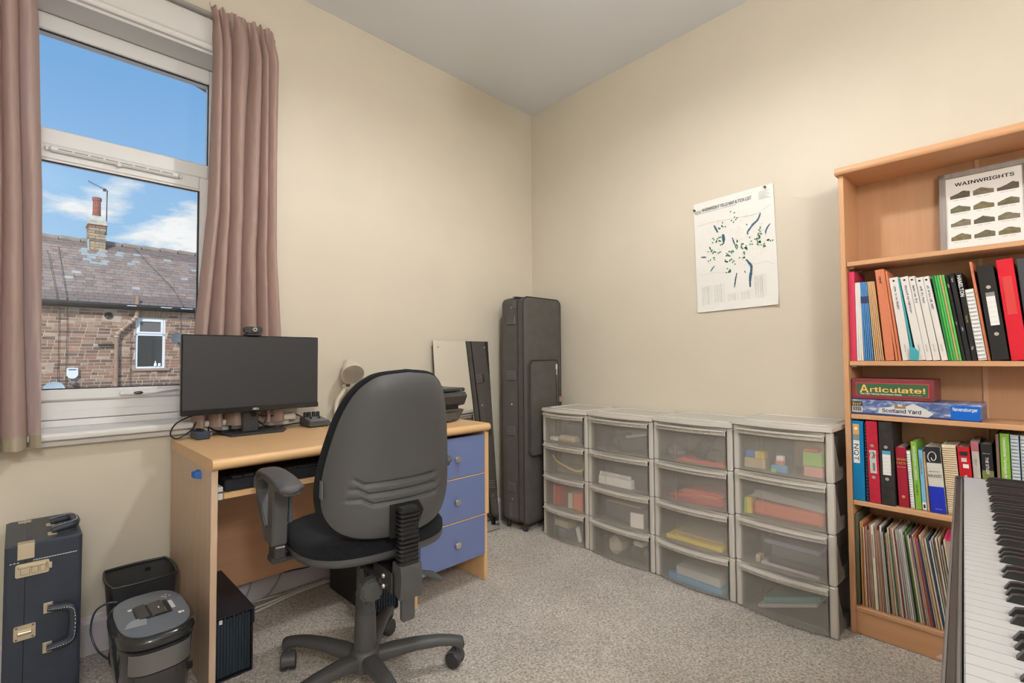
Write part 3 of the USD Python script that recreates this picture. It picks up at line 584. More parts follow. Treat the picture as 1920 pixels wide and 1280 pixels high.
# little hub with cables
hb = Thing('usb_hub', 'small dark box with cables plugged in at the left end of the desk', 'hub', at=(.540, 2.36, DZ), wall=True)
hb.part('body', B().box(.517, .566, 2.308, 2.415, DZ + .001, DZ + .031, .004), mat('hub_blue_black', (.035, .05, .085), .35, .5))
hb.part('plug', B().box(.540, .554, 2.40, 2.425, DZ + .031, DZ + .06, .003).box(.535, .545, 2.38, 2.395, DZ + .031, DZ + .056, .003), BLK)
def cable(name, label, pts, r, m_, at=None, n=40):
    single(name, B().tube(spline(pts, n), r, 7), m_, label, 'cable', tuple(at or pts[0]), wall=True)
cable('cable', 'black cable looping out over the left edge of the desk from the small hub', [(.547, 2.41, .832), (.55, 2.42, .86), (.525, 2.40, .868), (.46, 2.37, .845), (.436, 2.35, .805), (.462, 2.35, .785), (.515, 2.37, .815), (.545, 2.40, .852), (.60, 2.42, .80), (.66, 2.44, .779)], .0028, CABLE_B)
cable('cable', 'black cable curving up behind the monitor left of its neck', [(.585, 2.42, .780), (.59, 2.41, .84), (.65, 2.40, .90), (.675, 2.39, .86), (.655, 2.40, .79), (.60, 2.42, .779)], .003, CABLE_B)
cable('cable', 'thin black cable hanging straight behind the monitor foot', [(.69, 2.41, .93), (.672, 2.42, .86), (.668, 2.42, .80), (.70, 2.43, .779)], .0025, CABLE_B)
cable('cable', 'black cable running from the monitor neck to the mixing controller', [(.74, 2.345, .858), (.80, 2.37, .845), (.87, 2.40, .838), (.93, 2.42, .842), (.985, 2.41, .818), (1.0, 2.39, .800)], .003, CABLE_B)
cable('cable', 'black cable lying low from the monitor foot to the mixing controller', [(.76, 2.35, .83), (.80, 2.39, .80), (.86, 2.43, .781), (.93, 2.435, .787), (.975, 2.40, .795)], .003, CABLE_B)
cable('cable', 'short black cable drooping beside the monitor neck', [(.75, 2.335, .868), (.785, 2.35, .88), (.80, 2.36, .84), (.775, 2.35, .80), (.76, 2.38, .79)], .0025, CABLE_B)
FROST = nodemat('frosted_clear', {'t': ('transparent_bsdf', {'color': (.93, .93, .92)}), 'p': ('principled_bsdf', {'base_color': (.72, .72, .71), 'roughness': .35}), 'm': ('mix_closure', {'fac': .45})}, [('t.BSDF', 'm.closure1'), ('p.BSDF', 'm.closure2')], 'm.closure')
single('plastic_tub', B().lathe([(.030, 0), (.034, .004), (.040, .055), (.043, .058), (.043, .063), (.037, .063), (.037, .058), (.031, .006)], 28, TR(.593, 2.452, .8435)), FROST, 'cloudy plastic tub on the window sill behind the monitor cables', 'tub', (.593, 2.452, .8435), wall=True)
single('clear_box', B().box(.498, .528, 2.42, 2.47, .8435, .915, .003), FROST, 'tall narrow frosted box on the sill behind the left edge of the monitor', 'box', (.513, 2.445, .8435), wall=True)
# mixing controller
q = Thing('mixing_controller', 'flat black mixing controller with small knobs on the desk right of the monitor', 'controller', at=(1.03, 2.37, DZ), wall=True)
q.part('body', B().hull([(u, v, z) for u, v, z in [(.978, 2.318, DZ + .006), (1.080, 2.318, DZ + .006), (.978, 2.318, DZ + .026), (1.080, 2.318, DZ + .026), (.984, 2.448, DZ + .004), (1.080, 2.448, DZ + .004), (.984, 2.448, DZ + .040), (1.080, 2.448, DZ + .040)]]), DKG)
q.part('face_plate', B().hull([(u, v, z + e) for u in (.986, 1.075) for v, z in ((2.325, DZ + .0275), (2.442, DZ + .0392)) for e in (0, .003)]), mat('controller_face', (.19, .19, .195), .5, .4))
for i, (u, v) in enumerate(((1.003, 2.43), (1.022, 2.43), (1.045, 2.43), (1.066, 2.43), (1.01, 2.38), (1.05, 2.38))):
    q.part('knob' if i < 4 else 'fader', B().lathe([(.009, 0), (.0085, .022), (.007, .024)], 12, TR(u, v, DZ + .040)) if i < 4 else B().box(u - .004, u + .004, v - .008, v + .008, DZ + .036, DZ + .046, .002), BLK)
for u, v in ((1.0, 2.33), (1.065, 2.33), (1.0, 2.44)): q.part('foot', B().cyl((u, v, DZ), (u, v, DZ + .007), .006), BLK)
# desk lamp
LAMPM = mat('lamp_cream', (.60, .55, .46), .4, .45)
l = Thing('desk_lamp', 'cream metal desk lamp with a bell shade against the wall', 'lamp', at=(1.14, 2.38, DZ), wall=True)
l.part('base', B().lathe([(.056, 0), (.059, .006), (.052, .018), (.012, .026), (.010, .05)], 28, TR(1.144, 2.365, DZ)), LAMPM)
l.part('arm', B().tube(spline([(1.144, 2.365, DZ + .04), (1.135, 2.375, .83), (1.145, 2.385, .885), (1.172, 2.388, .922), (1.190, 2.385, .952)], 20), [.0115] * 17, 10, flat=1.3) if False else B().tube(spline([(1.144, 2.365, DZ + .04), (1.135, 2.375, .83), (1.145, 2.385, .885), (1.172, 2.388, .922), (1.190, 2.385, .952)], 20), .012, 10), LAMPM, 60)
SM = TR(1.214, 2.395, 1.062) @ RY(20) @ RX(-58)
l.part('shade', B().lathe([(.056, -.085), (.0575, -.083), (.054, -.055), (.044, -.022), (.026, .004), (.0225, .010), (.022, .034), (.017, .044), (.0, .046), (.0, .040), (.014, .037), (.018, .008), (.022, .0), (.040, -.024), (.051, -.055), (.054, -.085)], 30, SM), LAMPM, 40)
l.part('bulb', B().lathe([(.012, -.01), (.013, -.02), (.022, -.04), (.024, -.052), (.018, -.066), (.004, -.073)], 18, SM), mat('bulb_frosted', (.68, .63, .57), .3, .5), 60)
l.part('switch', B().cyl((1.19, 2.37, .965), (1.19, 2.345, .967), .006), BLK)
l.part('joint', B().cyl((1.192, 2.372, .957), (1.192, 2.40, .957), .014).tube([(1.192, 2.385, .955), (1.206, 2.388, .985), (1.217, 2.392, 1.02)], .007, 8), LAMPM)
# printer
p_ = Thing('printer', 'black inkjet printer at the right end of the desk in front of the mirror', 'printer', at=(1.43, 2.17, DZ), wall=True)
PRB = mat('printer_black', (.045, .045, .048), .38, .5)
PRG = mat('printer_brown_grey', (.085, .075, .07), .45, .45)
U0, U1, V0, V1 = 1.205, 1.655, 1.985, 2.34
p_.part('lower_body', B().hull([(u, v, z) for z, e in ((DZ + .004, .035), (DZ + .060, .008)) for u, v in ((U0 + e, V0 + e * .6), (U1 - e, V0 + e * .6), (U0 + e, V1), (U1 - e, V1))]), PRG)
p_.part('paper_tray', B().box(U0 + .06, U1 - .06, V0 - .004, V0 + .03, DZ + .012, DZ + .044, .004).box(1.30, 1.56, V0 - .008, V0, DZ + .006, DZ + .018, .002), PRG)
p_.part('tray_slot', B().box(1.31, 1.53, V0 - .0095, V0 - .007, DZ + .004, DZ + .012), mat('slot_black', (.003, .003, .003), .9), False)
p_.part('output_cavity', B().box(U0 + .04, U1 - .045, V0 + .006, V0 + .10, DZ + .060, DZ + .085), mat('slot_black', (.003, .003, .003), .9), False)
p_.part('output_shelf', B().box(U0 + .02, U1 - .02, V0 + .002, V0 + .06, DZ + .056, DZ + .064, .002), PRG)
p_.part('upper_body', B().hull([(u, v, z) for u in (U0, U1) for v, z in ((V0 + .012, DZ + .084), (V0 - .012, DZ + .130), (V0 + .004, DZ + .150), (V1, DZ + .150), (V1, DZ + .064), (V0 + .11, DZ + .062))]), PRB)
p_.part('touch_screen', B().hull([(u, v, z) for u in (1.345, 1.475) for v, z in ((V0 + .0035, DZ + .093), (V0 - .0115, DZ + .122), (V0 - .0015, DZ + .094), (V0 - .0155, DZ + .122))]), mat('printer_screen', (.10, .10, .105), .15, .6), False)
p_.part('scanner_lid', B().box(U0 + .002, U1 - .002, V0 - .002, V1, DZ + .154, DZ + .172, .006), PRB)
p_.part('feeder', B().hull([(u, v, z) for u, v, z in [(1.31, 2.10, DZ + .172), (1.60, 2.10, DZ + .172), (1.31, 2.28, DZ + .172), (1.60, 2.28, DZ + .172), (1.33, 2.13, DZ + .192), (1.585, 2.13, DZ + .192), (1.33, 2.26, DZ + .196), (1.585, 2.26, DZ + .196)]]), PRG)
word(p_, '~xxxxxxxxx xxx', .007, frame((1.565, V0 - .0062, DZ + .134), (1, 0, 0), (0, .35, 1)))
p_.part('status_light', B().ball((1.62, V0 - .003, DZ + .161), (.003, .002, .002), 1), OUTW)
# mirror leaning on the wall, right of the desk
MIR = mat('mirror_silver', (.86, .86, .85), .015, metallic=1.0)
mi = Thing('mirror', 'tall frameless mirror leaning on the wall behind the printer, reflecting a black bag', 'mirror', at=(1.995, 2.325, 0), wall=True)
th = math.degrees(math.atan2(.105, 1.205)); MM = frame((1.992, 2.325, .004), (1, 0, .045), (-.045, .1 * 1.05, 1.205)); MM = frame(MM[:3, 3], (1, 0, .0), (-.045, .105, 1.205))
mi.part('glass', B().box(-.224, .224, 0, 1.21, 0, .004, .0012, MM), MIR, False)
mi.part('backing', B().box(-.222, .222, .002, 1.208, -.006, -.0005, 0, MM), mat('mirror_back', (.10, .09, .08), .7), False)
for x, y in ((-.19, 1.17), (.19, 1.17), (-.20, .04), (.20, .04)): mi.part('mirror_screw', B().lathe([(.006, .004), (.005, .007), (.001, .008)], 12, MM @ TR(x, y, 0)), STEEL)

# ================================================================== the office chair: local frame, forward = +y
CHP = nodemat('chair_plastic', {'tc': ('texture_coordinate', {}), 'n': ('noise_texture', {'scale': 900, 'detail': 2}), 'b': ('bump', {'strength': .35, 'distance': .001}), 'p': ('principled_bsdf', {'base_color': (.076, .078, .082), 'roughness': .46, 'specular_ior_level': .5})},
              [('tc.object', 'n.vector'), ('n.fac', 'b.height'), ('b.normal', 'p.normal')], 'p.BSDF')
CHF = mat('chair_fabric', (.0135, .0155, .020), .95, .12, var=.4, vscale=260, bump=.8, bscale=420, sheen_weight=.04)
CHM = mat('chair_metal_black', (.03, .03, .033), .35, .5)
ch = Thing('office_chair', 'dark grey swivel office chair with armrests, its back to the camera', 'chair', at=(.758, 1.597, 0), rz=-2, absolute=False)
def resurf(G): return B().grid(G)
# five-star base
hubm = B().lathe([(.034, .062), (.052, .066), (.056, .100), (.048, .120), (.038, .128)], 28)
ch.part('base_hub', hubm, CHP)
for k in range(5):
    a = -22 + 72 * k; M = RZ(a); pts = []
    L = B(); prof = [(.035, .093, .028, .026), (.09, .103, .028, .022), (.17, .108, .025, .019), (.25, .105, .0225, .017), (.302, .096, .021, .016), (.326, .084, .0195, .018), (.332, .064, .0155, .015)]
    rings = []
    for x, z, w, hh in prof:
        rings.append([[x + (0 if x < .31 else .010 * math.sin(t)), w * math.copysign(abs(math.cos(t)) ** .7, math.cos(t)), z + hh * math.copysign(abs(math.sin(t)) ** .8, math.sin(t))] for t in np.linspace(0, 2 * math.pi, 14, endpoint=False)])
    rings = [[[.035, 0, .093]] * 14] + rings + [[[.330, 0, .056]] * 14]
    L.grid(np.array(rings), M, wrap=True)
    ch.part('leg', L, CHP, 60, label='arched black plastic leg of the star base')
    yaw = [-60, 25, 70, 150, 215][k]; C = M @ TR(.318, 0, 0) @ RZ(yaw - a)
    cp = ch.part('caster', B().cyl((0, 0, .045), (0, 0, .075), .009, n=10, M=C).hull(np.array([[.029 * math.cos(t) - .012, y, .031 + .031 * math.sin(t)] for t in np.linspace(.1, math.pi * 1.05, 10) for y in (-.022, .022)] + [[0, 0, .06]]), C), CHP, 40)
    for y in (-.014, .014): ch.part('wheel', B().lathe([(.010, -.0115), (.024, -.0115), (.028, -.007), (.028, .007), (.024, .0115), (.010, .0115)], 24, C @ TR(-.012, y, .028) @ RX(90)), BLK, 40, under=cp)
# gas column in three sleeves
for r0, r1, z0, z1 in ((.037, .034, .115, .248), (.0325, .031, .248, .318), (.029, .0285, .318, .470)):
    ch.part('column_sleeve', B().lathe([(r0 - .001, z0), (r0, z0 + .002), (r1, z1 - .003), (r1 - .003, z1)], 30), CHP, 40)
# mechanism
mc = B().box(-.075, .085, -.12, .11, .440, .480, .006).box(-.05, .06, -.22, -.10, .424, .446, .004).box(-.13, .13, .02, .06, .465, .482, .003)
ch.part('mechanism', mc, CHM)
kn = B().lathe([(.010, 0), (.030, .004), (.037, .016), (.037, .040), (.030, .052), (.012, .055)], 10, TR(-.062, -.150, .400) @ RX(90) @ RZ(12))
kn2 = ch.part('tension_knob', kn, DKG, 20, label='chunky grey tension knob')
for k in range(6): ch.part('grip', B().box(-.0035, .0035, .034, .0395, .010, .044, .001, TR(-.062, -.150, .400) @ RX(90) @ RZ(60 * k + 40)), DKG, under=kn2)
ch.part('knob_rod', B().cyl((-.06, -.155, .400), (-.03, -.06, .45), .008).cyl((-.02, -.115, .415), (.02, -.20, .44), .009), CHM)
ch.part('lever', B().tube([(.06, -.14, .40), (.14, -.15, .385), (.165, -.155, .372), (.20, -.158, .348)], [.006, .007, .012, .009], 10), CHP, 50)
ch.part('hinge_plate', B().box(-.045, -.037, -.285, -.16, .415, .475, .003), CHM)
for z in (.455, .425): ch.part('bolt', B().lathe([(.008, 0), (.007, .004), (.003, .006)], 10, frame((-.0455, -.235, z), (0, 1, 0), (0, 0, 1)) @ RX(180)), STEEL)
# seat pan and cushion
def outline(t, wx, wy, n_=2.9):
    c, s = math.cos(t), math.sin(t); return np.array([wx * math.copysign(abs(c) ** (2 / n_), c), wy * math.copysign(abs(s) ** (2 / n_), s)])
def disc(wx, wy, zs, cy=.01, N=72, taper=0):
    rows = []
    for k, z in zs: rows.append([[*(outline(t, wx, wy) * k * np.array([1 + taper * math.sin(t), 1]) + np.array([0, cy])), z + (.012 * max(0, math.sin(t)) * -2 * k * k if z > .5 else 0)] for t in np.linspace(0, 2 * math.pi, N, endpoint=False)])
    return B().grid(np.array(rows), wrap=True)
ch.part('seat_shell', disc(.245, .232, [(.0, .480), (.6, .480), (.9, .484), (.985, .494), (1.0, .506), (.995, .516), (.0, .517)]), CHP, 40)
ch.part('seat_cushion', disc(.240, .230, [(.0, .512), (1.0, .514), (1.02, .526), (1.015, .543), (.97, .558), (.86, .566), (.6, .564), (.3, .561), (.0, .560)]), CHF, 60)
# back: outline of half-widths by height
HW = np.array([(.570, .0), (.572, .06), (.578, .110), (.590, .150), (.612, .182), (.650, .205), (.700, .2135), (.755, .2115), (.815, .203), (.865, .193), (.915, .181), (.960, .166), (1.0, .146), (1.03, .119), (1.051, .080), (1.060, .0)])
BZ0, BZ1 = HW[0, 0], HW[-1, 0]
side = np.vstack([spline(np.stack([HW[:, 1], HW[:, 0]], 1), 90)])
loop = np.vstack([side, side[-2:0:-1] * np.array([-1, 1])])
cz = .80
def back_y(x, z): return -.262 + 1.25 * x * x + 1.9 * abs(x) ** 3 - .10 * (z - .80) - .25 * (z - .80) ** 2
def groove(x, z):
    out = 0
    for k, z0 in enumerate((.742, .712, .682)):
        zl = z0 + .004 * math.sin(3 * x) + (.018 * min(1, max(0, (-x - .115 + .012 * k) / .03)) + .018 * min(1, max(0, (x - .125) / .03)))
        if abs(x) < .155 + .008 * k:
            dz = z - zl; out += .0075 * math.exp(-(max(0, dz) / .0022) ** 2 - (min(0, dz) / .008) ** 2) * max(0, min(1, (.140 + .008 * k - x) / .035)) * min(1, (.158 + .008 * k - abs(x)) / .02)
    return out
def in_notch(x, z):
    return abs(x) < .050 and z < .672
def shellgrid():
    rows, K = [], np.concatenate([np.linspace(0, .9, 76), [.925, .95, .97, .985, .996, 1.0]])
    for k in K:
        ring_ = []
        for x, z in loop:
            X, Z = x * k, cz + (z - cz) * k
            y = back_y(X, Z) - .024 * (1 - k ** 9) + groove(X, Z) * (k < .97)
            if k < .95 and Z < .70: y -= 0
            ring_.append([X, y, Z])
        rows.append(ring_)
    rows.append([[x * .96, back_y(x * .96, cz + (z - cz) * .96) + .004, cz + (z - cz) * .96] for x, z in loop]); rows.append([[0, back_y(0, cz) + .006, cz]] * len(loop))
    return np.array(rows)[:, ::-1]
sb = ch.part('backrest_shell', B().grid(shellgrid(), wrap=True), CHP, 50, label='dark grey moulded back shell with three curved grooves')
rows = []
for k, t in ((0, .0), (.98, .0), (1.02, .004), (1.035, .016), (1.03, .032), (.985, .044), (.9, .050), (.6, .054), (0, .055)):
    rows.append([[x * k, back_y(x * k, cz + (z - cz) * k) + .003 + t, cz + (z - cz) * k] for x, z in loop])
ch.part('backrest_cushion', B().grid(np.array(rows), wrap=True), CHF, 60, label='black fabric front of the backrest')
nt = B()
pts = [(-.046, .600), (-.046, .672), (.046, .672), (.064, .640), (.046, .600), (.046, .575), (-.046, .575)]
yb = back_y(0, .62) - .0255
nt.prism(Polygon(pts), .0035, frame((0, yb, 0), (1, 0, 0), (0, 0, 1)))
ch.part('spine_recess', nt, mat('recess_black', (.004, .004, .004), .9), False, under=sb)
ch.part('label_tag', B().box(-.2145, -.2115, back_y(.21, .72) - .012, back_y(.21, .72) + .028, .700, .752, .0008), mat('tag_grey', (.16, .165, .17), .6), label='small folded grey cloth tag at the edge of the back')
# ribbed bellows spine and its bracket
ys = yb - .020
bl = B().box(-.026, .026, ys - .012, ys + .012, .495, .665)
bp = ch.part('spine', bl, CHM)
for k in range(13):
    z = .502 + k * .0125; t = k / 12; ch.part('rib', B().prism(rrect(.064, .040, .012, 3), .0065, TR(0, ys + .003 * math.sin(k), z)), BLKS, 50, under=bp)
ch.part('spine_bracket', B().hull([(x, y, z) for x, y, z in [(-.034, ys - .024, .500), (.034, ys - .024, .500), (-.034, ys + .026, .503), (.034, ys + .026, .503), (-.034, ys - .028, .47), (.034, ys - .028, .47), (-.034, ys + .03, .44), (.034, ys + .03, .44), (-.034, ys - .022, .405), (.034, ys - .022, .405), (-.028, ys + .02, .405), (.028, ys + .02, .405)]]), CHP, 30)
ch.part('spine_tail', B().box(-.021, .021, ys - .012, ys + .010, .335, .425, .005), CHP)
ch.part('spine_arm', B().box(-.024, .024, ys, -.15, .428, .450, .005), CHM)
# armrests: closed loop arms with a pad and a height button
def arm(s):
    x = s * (.276 if s < 0 else .262)
    oy = 0 if s < 0 else .045
    outer = [(-.135, .728), (-.09, .742), (.03, .744), (.140, .738), (.196, .712), (.206, .672), (.178, .622), (.105, .565), (.085, .530), (-.005, .530), (-.010, .60), (-.018, .675), (-.035, .705), (-.135, .708)]
    outer = [(a + oy, b) for a, b in outer]
    inner = [(a + oy, b) for a, b in [(.110, .716), (.160, .700), (.168, .672), (.142, .634), (.075, .580), (.048, .578), (.042, .675), (.046, .712)]]
    sm = lambda P, n: Polygon(spline(P + [P[0]], n)[:-1])
    o = Polygon(outer).buffer(-.008).buffer(.016, quad_segs=4).buffer(-.008); i = Polygon(inner).buffer(-.006).buffer(.006, quad_segs=4)
    loop_ = o.difference(i)
    b = B()
    b.prism(loop_.buffer(-.003), .044, frame((x - s * .022, 0, 0), (0, 1, 0), (0, 0, 1)) if s > 0 else frame((x - .022, 0, 0), (0, 1, 0), (0, 0, 1)))
    b.prism(loop_, .036, frame((x - .018, 0, 0), (0, 1, 0), (0, 0, 1)))
    ap = ch.part('armrest', b, CHP, 40)
    pad = B(); rows = []
    line = spline([(a + oy, b) for a, b in [(-.140, .720), (-.115, .732), (-.04, .742), (.05, .744), (.140, .736), (.194, .708), (.208, .672)]], 30)
    for j, (y, z) in enumerate(line):
        t = j / (len(line) - 1); w = .036 * (1 - .25 * t) * (min(1, .35 + j * .25) if j < 3 else 1); hh = .014 * (min(1, .4 + j * .25) if j < 3 else 1) * (1 - .35 * t)
        d = line[min(j + 1, len(line) - 1)] - line[max(j - 1, 0)]; d /= np.linalg.norm(d); nv = np.array([-d[1], d[0]]) * -1
        nv = -nv if nv[1] < -.0001 and t < .6 else nv
        nrm = np.array([d[1] * -1, d[0]]); nrm = -nrm if nrm[1] < 0 and t < .8 else nrm
        if t >= .8: nrm = np.array([1.0, .2]) / math.hypot(1, .2)
        rows.append([[x + w * math.copysign(abs(math.cos(a)) ** .6, math.cos(a)), y + nrm[0] * hh * math.sin(a), z + nrm[1] * hh * math.sin(a)] for a in np.linspace(0, 2 * math.pi, 16, endpoint=False)])
    rows = [[list(np.mean(rows[0], 0))] * 16] + rows + [[list(np.mean(rows[-1], 0))] * 16]
    ch.part('arm_pad', B().grid(np.array(rows), wrap=True), CHP, 60, under=ap)
    ch.part('arm_button', B().box(x - s * .034 - .006, x - s * .034 + .006, oy + .004, oy + .026, .592, .680, .003).box(x - s * .04 - .009, x - s * .04 + .007, oy + .003, oy + .027, .675, .688, .003), mat('arm_button_blue_grey', (.09, .10, .12), .4), under=ap)
    ch.part('arm_bracket', B().box(x - .017, x + .017, -.018, .050, .496, .534, .004).box(min(x, s * .12) , max(x, s * .12), -.005, .040, .482, .494, .003).box(x - .022, x + .022, -.010, .045, .482, .500, .003), CHM)
for s in (-1, 1): arm(s)

# ================================================================== on the floor, left: instrument case, bin, shredder, files, cables
LEATH = mat('case_blue_black', (.030, .039, .060), .42, .45, var=.12, vscale=30, bump=.25, bscale=260)
BRASS = mat('latch_pale_brass', (.62, .55, .42), .35, metallic=.85)
THREAD = mat('stitch_white', (.66, .66, .62), .7)
s = Thing('instrument_case', 'dark blue hard instrument case standing on end with brass latches, left of the bin', 'case', at=(.072, 2.275, 0), wall=True)
cu0, cu1, cv0, cv1, ct = -.015, .160, 2.112, 2.437, .545
def shell(u0, u1):
    pts = [(u, v, z) for u in (u0, u1) for v in (cv0 + .006, cv1 - .006) for z in (.004, ct - .004)] + [(u, v, z) for u in (u0 + (.012 if u0 < .0 else 0), u1 - (.012 if u1 > .1 else 0)) for v in (cv0, cv1) for z in (.010, ct - .006)] + [(u, v, ct) for u in (u0 + (.010 if u0 < 0 else 0), u1 - (.010 if u1 > .1 else 0)) for v in (cv0 + .006, cv1 - .008)]
    return B().hull(pts)
s.part('base_shell', shell(.0315, cu1), LEATH)
s.part('lid_shell', shell(cu0, .0290), LEATH)
s.part('seam', B().box(.0285, .032, cv0 + .006, cv1 - .008, .01, ct - .004), BLKS)
st = B()
for u0, u1 in ((cu0 + .010, .018), (.046, cu1 - .012)):
    n = int((u1 - u0) / .0058)
    for k in range(n): u = u0 + (u1 - u0) * (k + .5) / n; st.hull([(u + a * .0024, cv0 - b_ * .0012, ct - .052 + c * .0012 + a * .0004) for a in (-1, 1) for b_ in (-.2, 1) for c in (-1, 1)])
s.part('stitching', st, THREAD, False, kind='stuff')
for z in (ct - .045, .012): s.part('corner_plate', B().box(.012, .050, cv0 - .0015, cv0 + .01, z, z + .045, .001).box(.012, .050, cv0 - .0015, cv0 + .03, ct - .001, ct + .0015, .001) if z > .3 else B().box(.012, .050, cv0 - .0015, cv0 + .01, z, z + .03, .001), BRASS)
s.part('corner_plate', B().box(.014, .046, cv1 - .05, cv1 - .02, ct - .004, ct + .0015, .001), BRASS)
for z in (.468, .088):
    lp_ = s.part('latch', B().prism(rrect(.075, .040, .006), .003, frame((.046, cv0, z), (1, 0, 0), (0, 0, 1))), BRASS)
    s.part('latch_bar', B().box(.014, .078, cv0 - .010, cv0 - .003, z + .007, z + .014, .002).box(.020, .040, cv0 - .008, cv0 - .003, z - .012, z + .006, .001).box(.044, .058, cv0 - .009, cv0 - .003, z - .012, z + .006, .001).box(.062, .076, cv0 - .008, cv0 - .003, z - .011, z + .006, .001).box(.080, .090, cv0 - .007, cv0, z - .009, z + .010, .001), BRASS, under=lp_)
lp_ = s.part('hinge', B().prism(rrect(.048, .044, .005), .003, frame((.032, cv0, .283), (1, 0, 0), (0, 0, 1))), BRASS)
s.part('hinge_pin', B().rod((.016, cv0 - .006, .283), (.048, cv0 - .006, .283), .006), BRASS, under=lp_)
for x, z in ((.014, .300), (.050, .300), (.014, .266), (.050, .266)): s.part('rivet', B().ball((x, cv0 - .003, z), (.003, .002, .003), 1), mat('rivet_dark', (.16, .13, .1), .4), under=lp_)
def grip(name, M):
    "leather handle in local x (out from its hinge line), y (along), z (off the case)"
    path = np.array([(0, -.060, .010), (.020, -.058, .014), (.048, -.052, .018), (.058, -.030, .019), (.058, .030, .019), (.048, .052, .018), (.020, .058, .014), (0, .060, .010)])
    P = spline(path, 42); P2 = P @ M[:3, :3].T + M[:3, 3]
    hp = s.part('handle', B().tube(P2, [.0095 + .0025 * math.sin(math.pi * k / (len(P) - 1)) for k in range(len(P))], 10), LEATH, 60)
    for y in (-.060, .060): s.part('handle_plate', B().box(-.010, .012, y - .016, y + .016, 0, .004, .001, M), BRASS, under=hp)
    b = B(); Q = spline(path + np.array([0, 0, .0115]) + np.array([.004, 0, 0]) * (path[:, :1] > .03), 80)
    for a, c in zip(Q[::2], Q[1::2]): b.tube([x @ M[:3, :3].T + M[:3, 3] for x in (a, c)], .0011, 4)
    s.part('stitching', b, THREAD, under=hp, kind='stuff')
grip('handle', frame((.082, cv0, .278), (1, 0, 0), (0, 0, 1)))
grip('handle', frame((.090, 2.235, ct), (1, 0, 0), (0, 1, 0)))

# mesh waste bin
MESHM = nodemat('wire_mesh', {'t': ('transparent_bsdf', {}), 'p': ('principled_bsdf', {'base_color': (.030, .033, .042), 'roughness': .45, 'metallic': .2}), 'm': ('mix_closure', {'fac': .76})}, [('t.BSDF', 'm.closure1'), ('p.BSDF', 'm.closure2')], 'm.closure')
bn = Thing('waste_bin', 'black wire mesh waste bin between the instrument case and the desk', 'bin', at=(.345, 2.335, 0), wall=True)
def bin_loop(hx, hy, z, bow=.010, N=14):
    out = []
    for (a, b_, c, d) in (((-1, -1), (1, -1), 0, -1), ((1, -1), (1, 1), 1, 0), ((1, 1), (-1, 1), 0, 1), ((-1, 1), (-1, -1), -1, 0)):
        for t in np.linspace(0, 1, N, endpoint=False):
            x, y = a[0] + (b_[0] - a[0]) * t, a[1] + (b_[1] - a[1]) * t; k = 4 * t * (1 - t)
            out.append((.345 + x * hx + c * bow * k, 2.330 + y * hy + d * bow * k, z))
    return out
bn.part('mesh_side', B().grid(np.array([bin_loop(.074 + .020 * t, .080 + .020 * t, .005 + .29 * t) for t in np.linspace(0, 1, 8)]), wrap=True), MESHM, 30)
top = np.array(bin_loop(.095, .101, .300)); bn.part('rim', B().tube(np.vstack([top, top[:1]]), .0045, 8), CHM, 60)
rb_ = np.array(bin_loop(.095, .101, .291)); rt_ = np.array(bin_loop(.095, .101, .300)); bn.part('rim_band', B().grid(np.array([rb_, rt_]), wrap=True), CHM)
bn.part('bottom', B().prism(Polygon([p[:2] for p in bin_loop(.079, .081, 0)]), .006, TR(0, 0, .001)), CHM)
bn.part('rim_label', B().box(.375, .393, 2.4335, 2.436, .262, .275), BLKS, False)
single('cable', B().tube(spline([(.262, 2.205, .26), (.235, 2.21, .262), (.205, 2.23, .235), (.196, 2.235, .17), (.213, 2.20, .115), (.245, 2.12, .098), (.262, 2.06, .10)], 40), .0032, 8), mat('cable_slate', (.05, .065, .09), .4), 'thin black cable looping out of the bin in front of the wall', 'cable', (.21, 2.2, .1), wall=True)

# paper shredder
SHB = mat('shredder_gloss_black', (.020, .021, .024), .12, .6)
SHG = mat('shredder_grey', (.125, .145, .175), .38, .45)
SHW = nodemat('shredder_window', {'t': ('transparent_bsdf', {'color': (.30, .30, .32)}), 'p': ('principled_bsdf', {'base_color': (.07, .07, .075), 'roughness': .1}), 'm': ('mix_closure', {'fac': .7})}, [('t.BSDF', 'm.closure1'), ('p.BSDF', 'm.closure2')], 'm.closure')
sx, sy, sz = .306, 1.868, .335
t = Thing('paper_shredder', 'glossy black paper shredder with a grey top in front of the mesh bin', 'shredder', at=(sx, sy, 0), wall=True)
def oval(hx, hy, z, N=56, n_=3.0, cy=0): return [(sx + hx * math.copysign(abs(math.cos(a)) ** (2 / n_), math.cos(a)), sy + cy + hy * math.copysign(abs(math.sin(a)) ** (2 / n_), math.sin(a)), z) for a in np.linspace(0, 2 * math.pi, N, endpoint=False)]
t.part('bin', B().grid(np.array([oval(.001, .001, .004)] + [oval(a, b_, z) for a, b_, z in ((.066, .138, .004), (.072, .145, .012), (.080, .153, .10), (.092, .162, .20), (.098, .166, .288), (.094, .162, .292))] + [oval(.001, .001, .292)]), wrap=True), SHB, 40)
t.part('head', B().grid(np.array([oval(.001, .001, .294)] + [oval(a, b_, z) for a, b_, z in ((.095, .164, .294), (.101, .170, .298), (.102, .171, .312), (.098, .166, .322), (.088, .156, .327), (.086, .154, .3275))] + [oval(.001, .001, .3275)]), wrap=True), SHB, 40)
def front(x, z, e): hx, hy = np.interp(z, [.012, .10, .20, .288], [.072, .080, .092, .098]), np.interp(z, [.012, .10, .20, .288], [.145, .153, .162, .166]); return (sx + x, sy - hy * (1 - abs(x / hx) ** 3) ** (1 / 3) - e, z)
t.part('window', B().grid(np.array([[front(x, z, .0015) for x in np.linspace(-.060, .060, 15)] for z in np.linspace(.05, .222, 8)])), SHW)
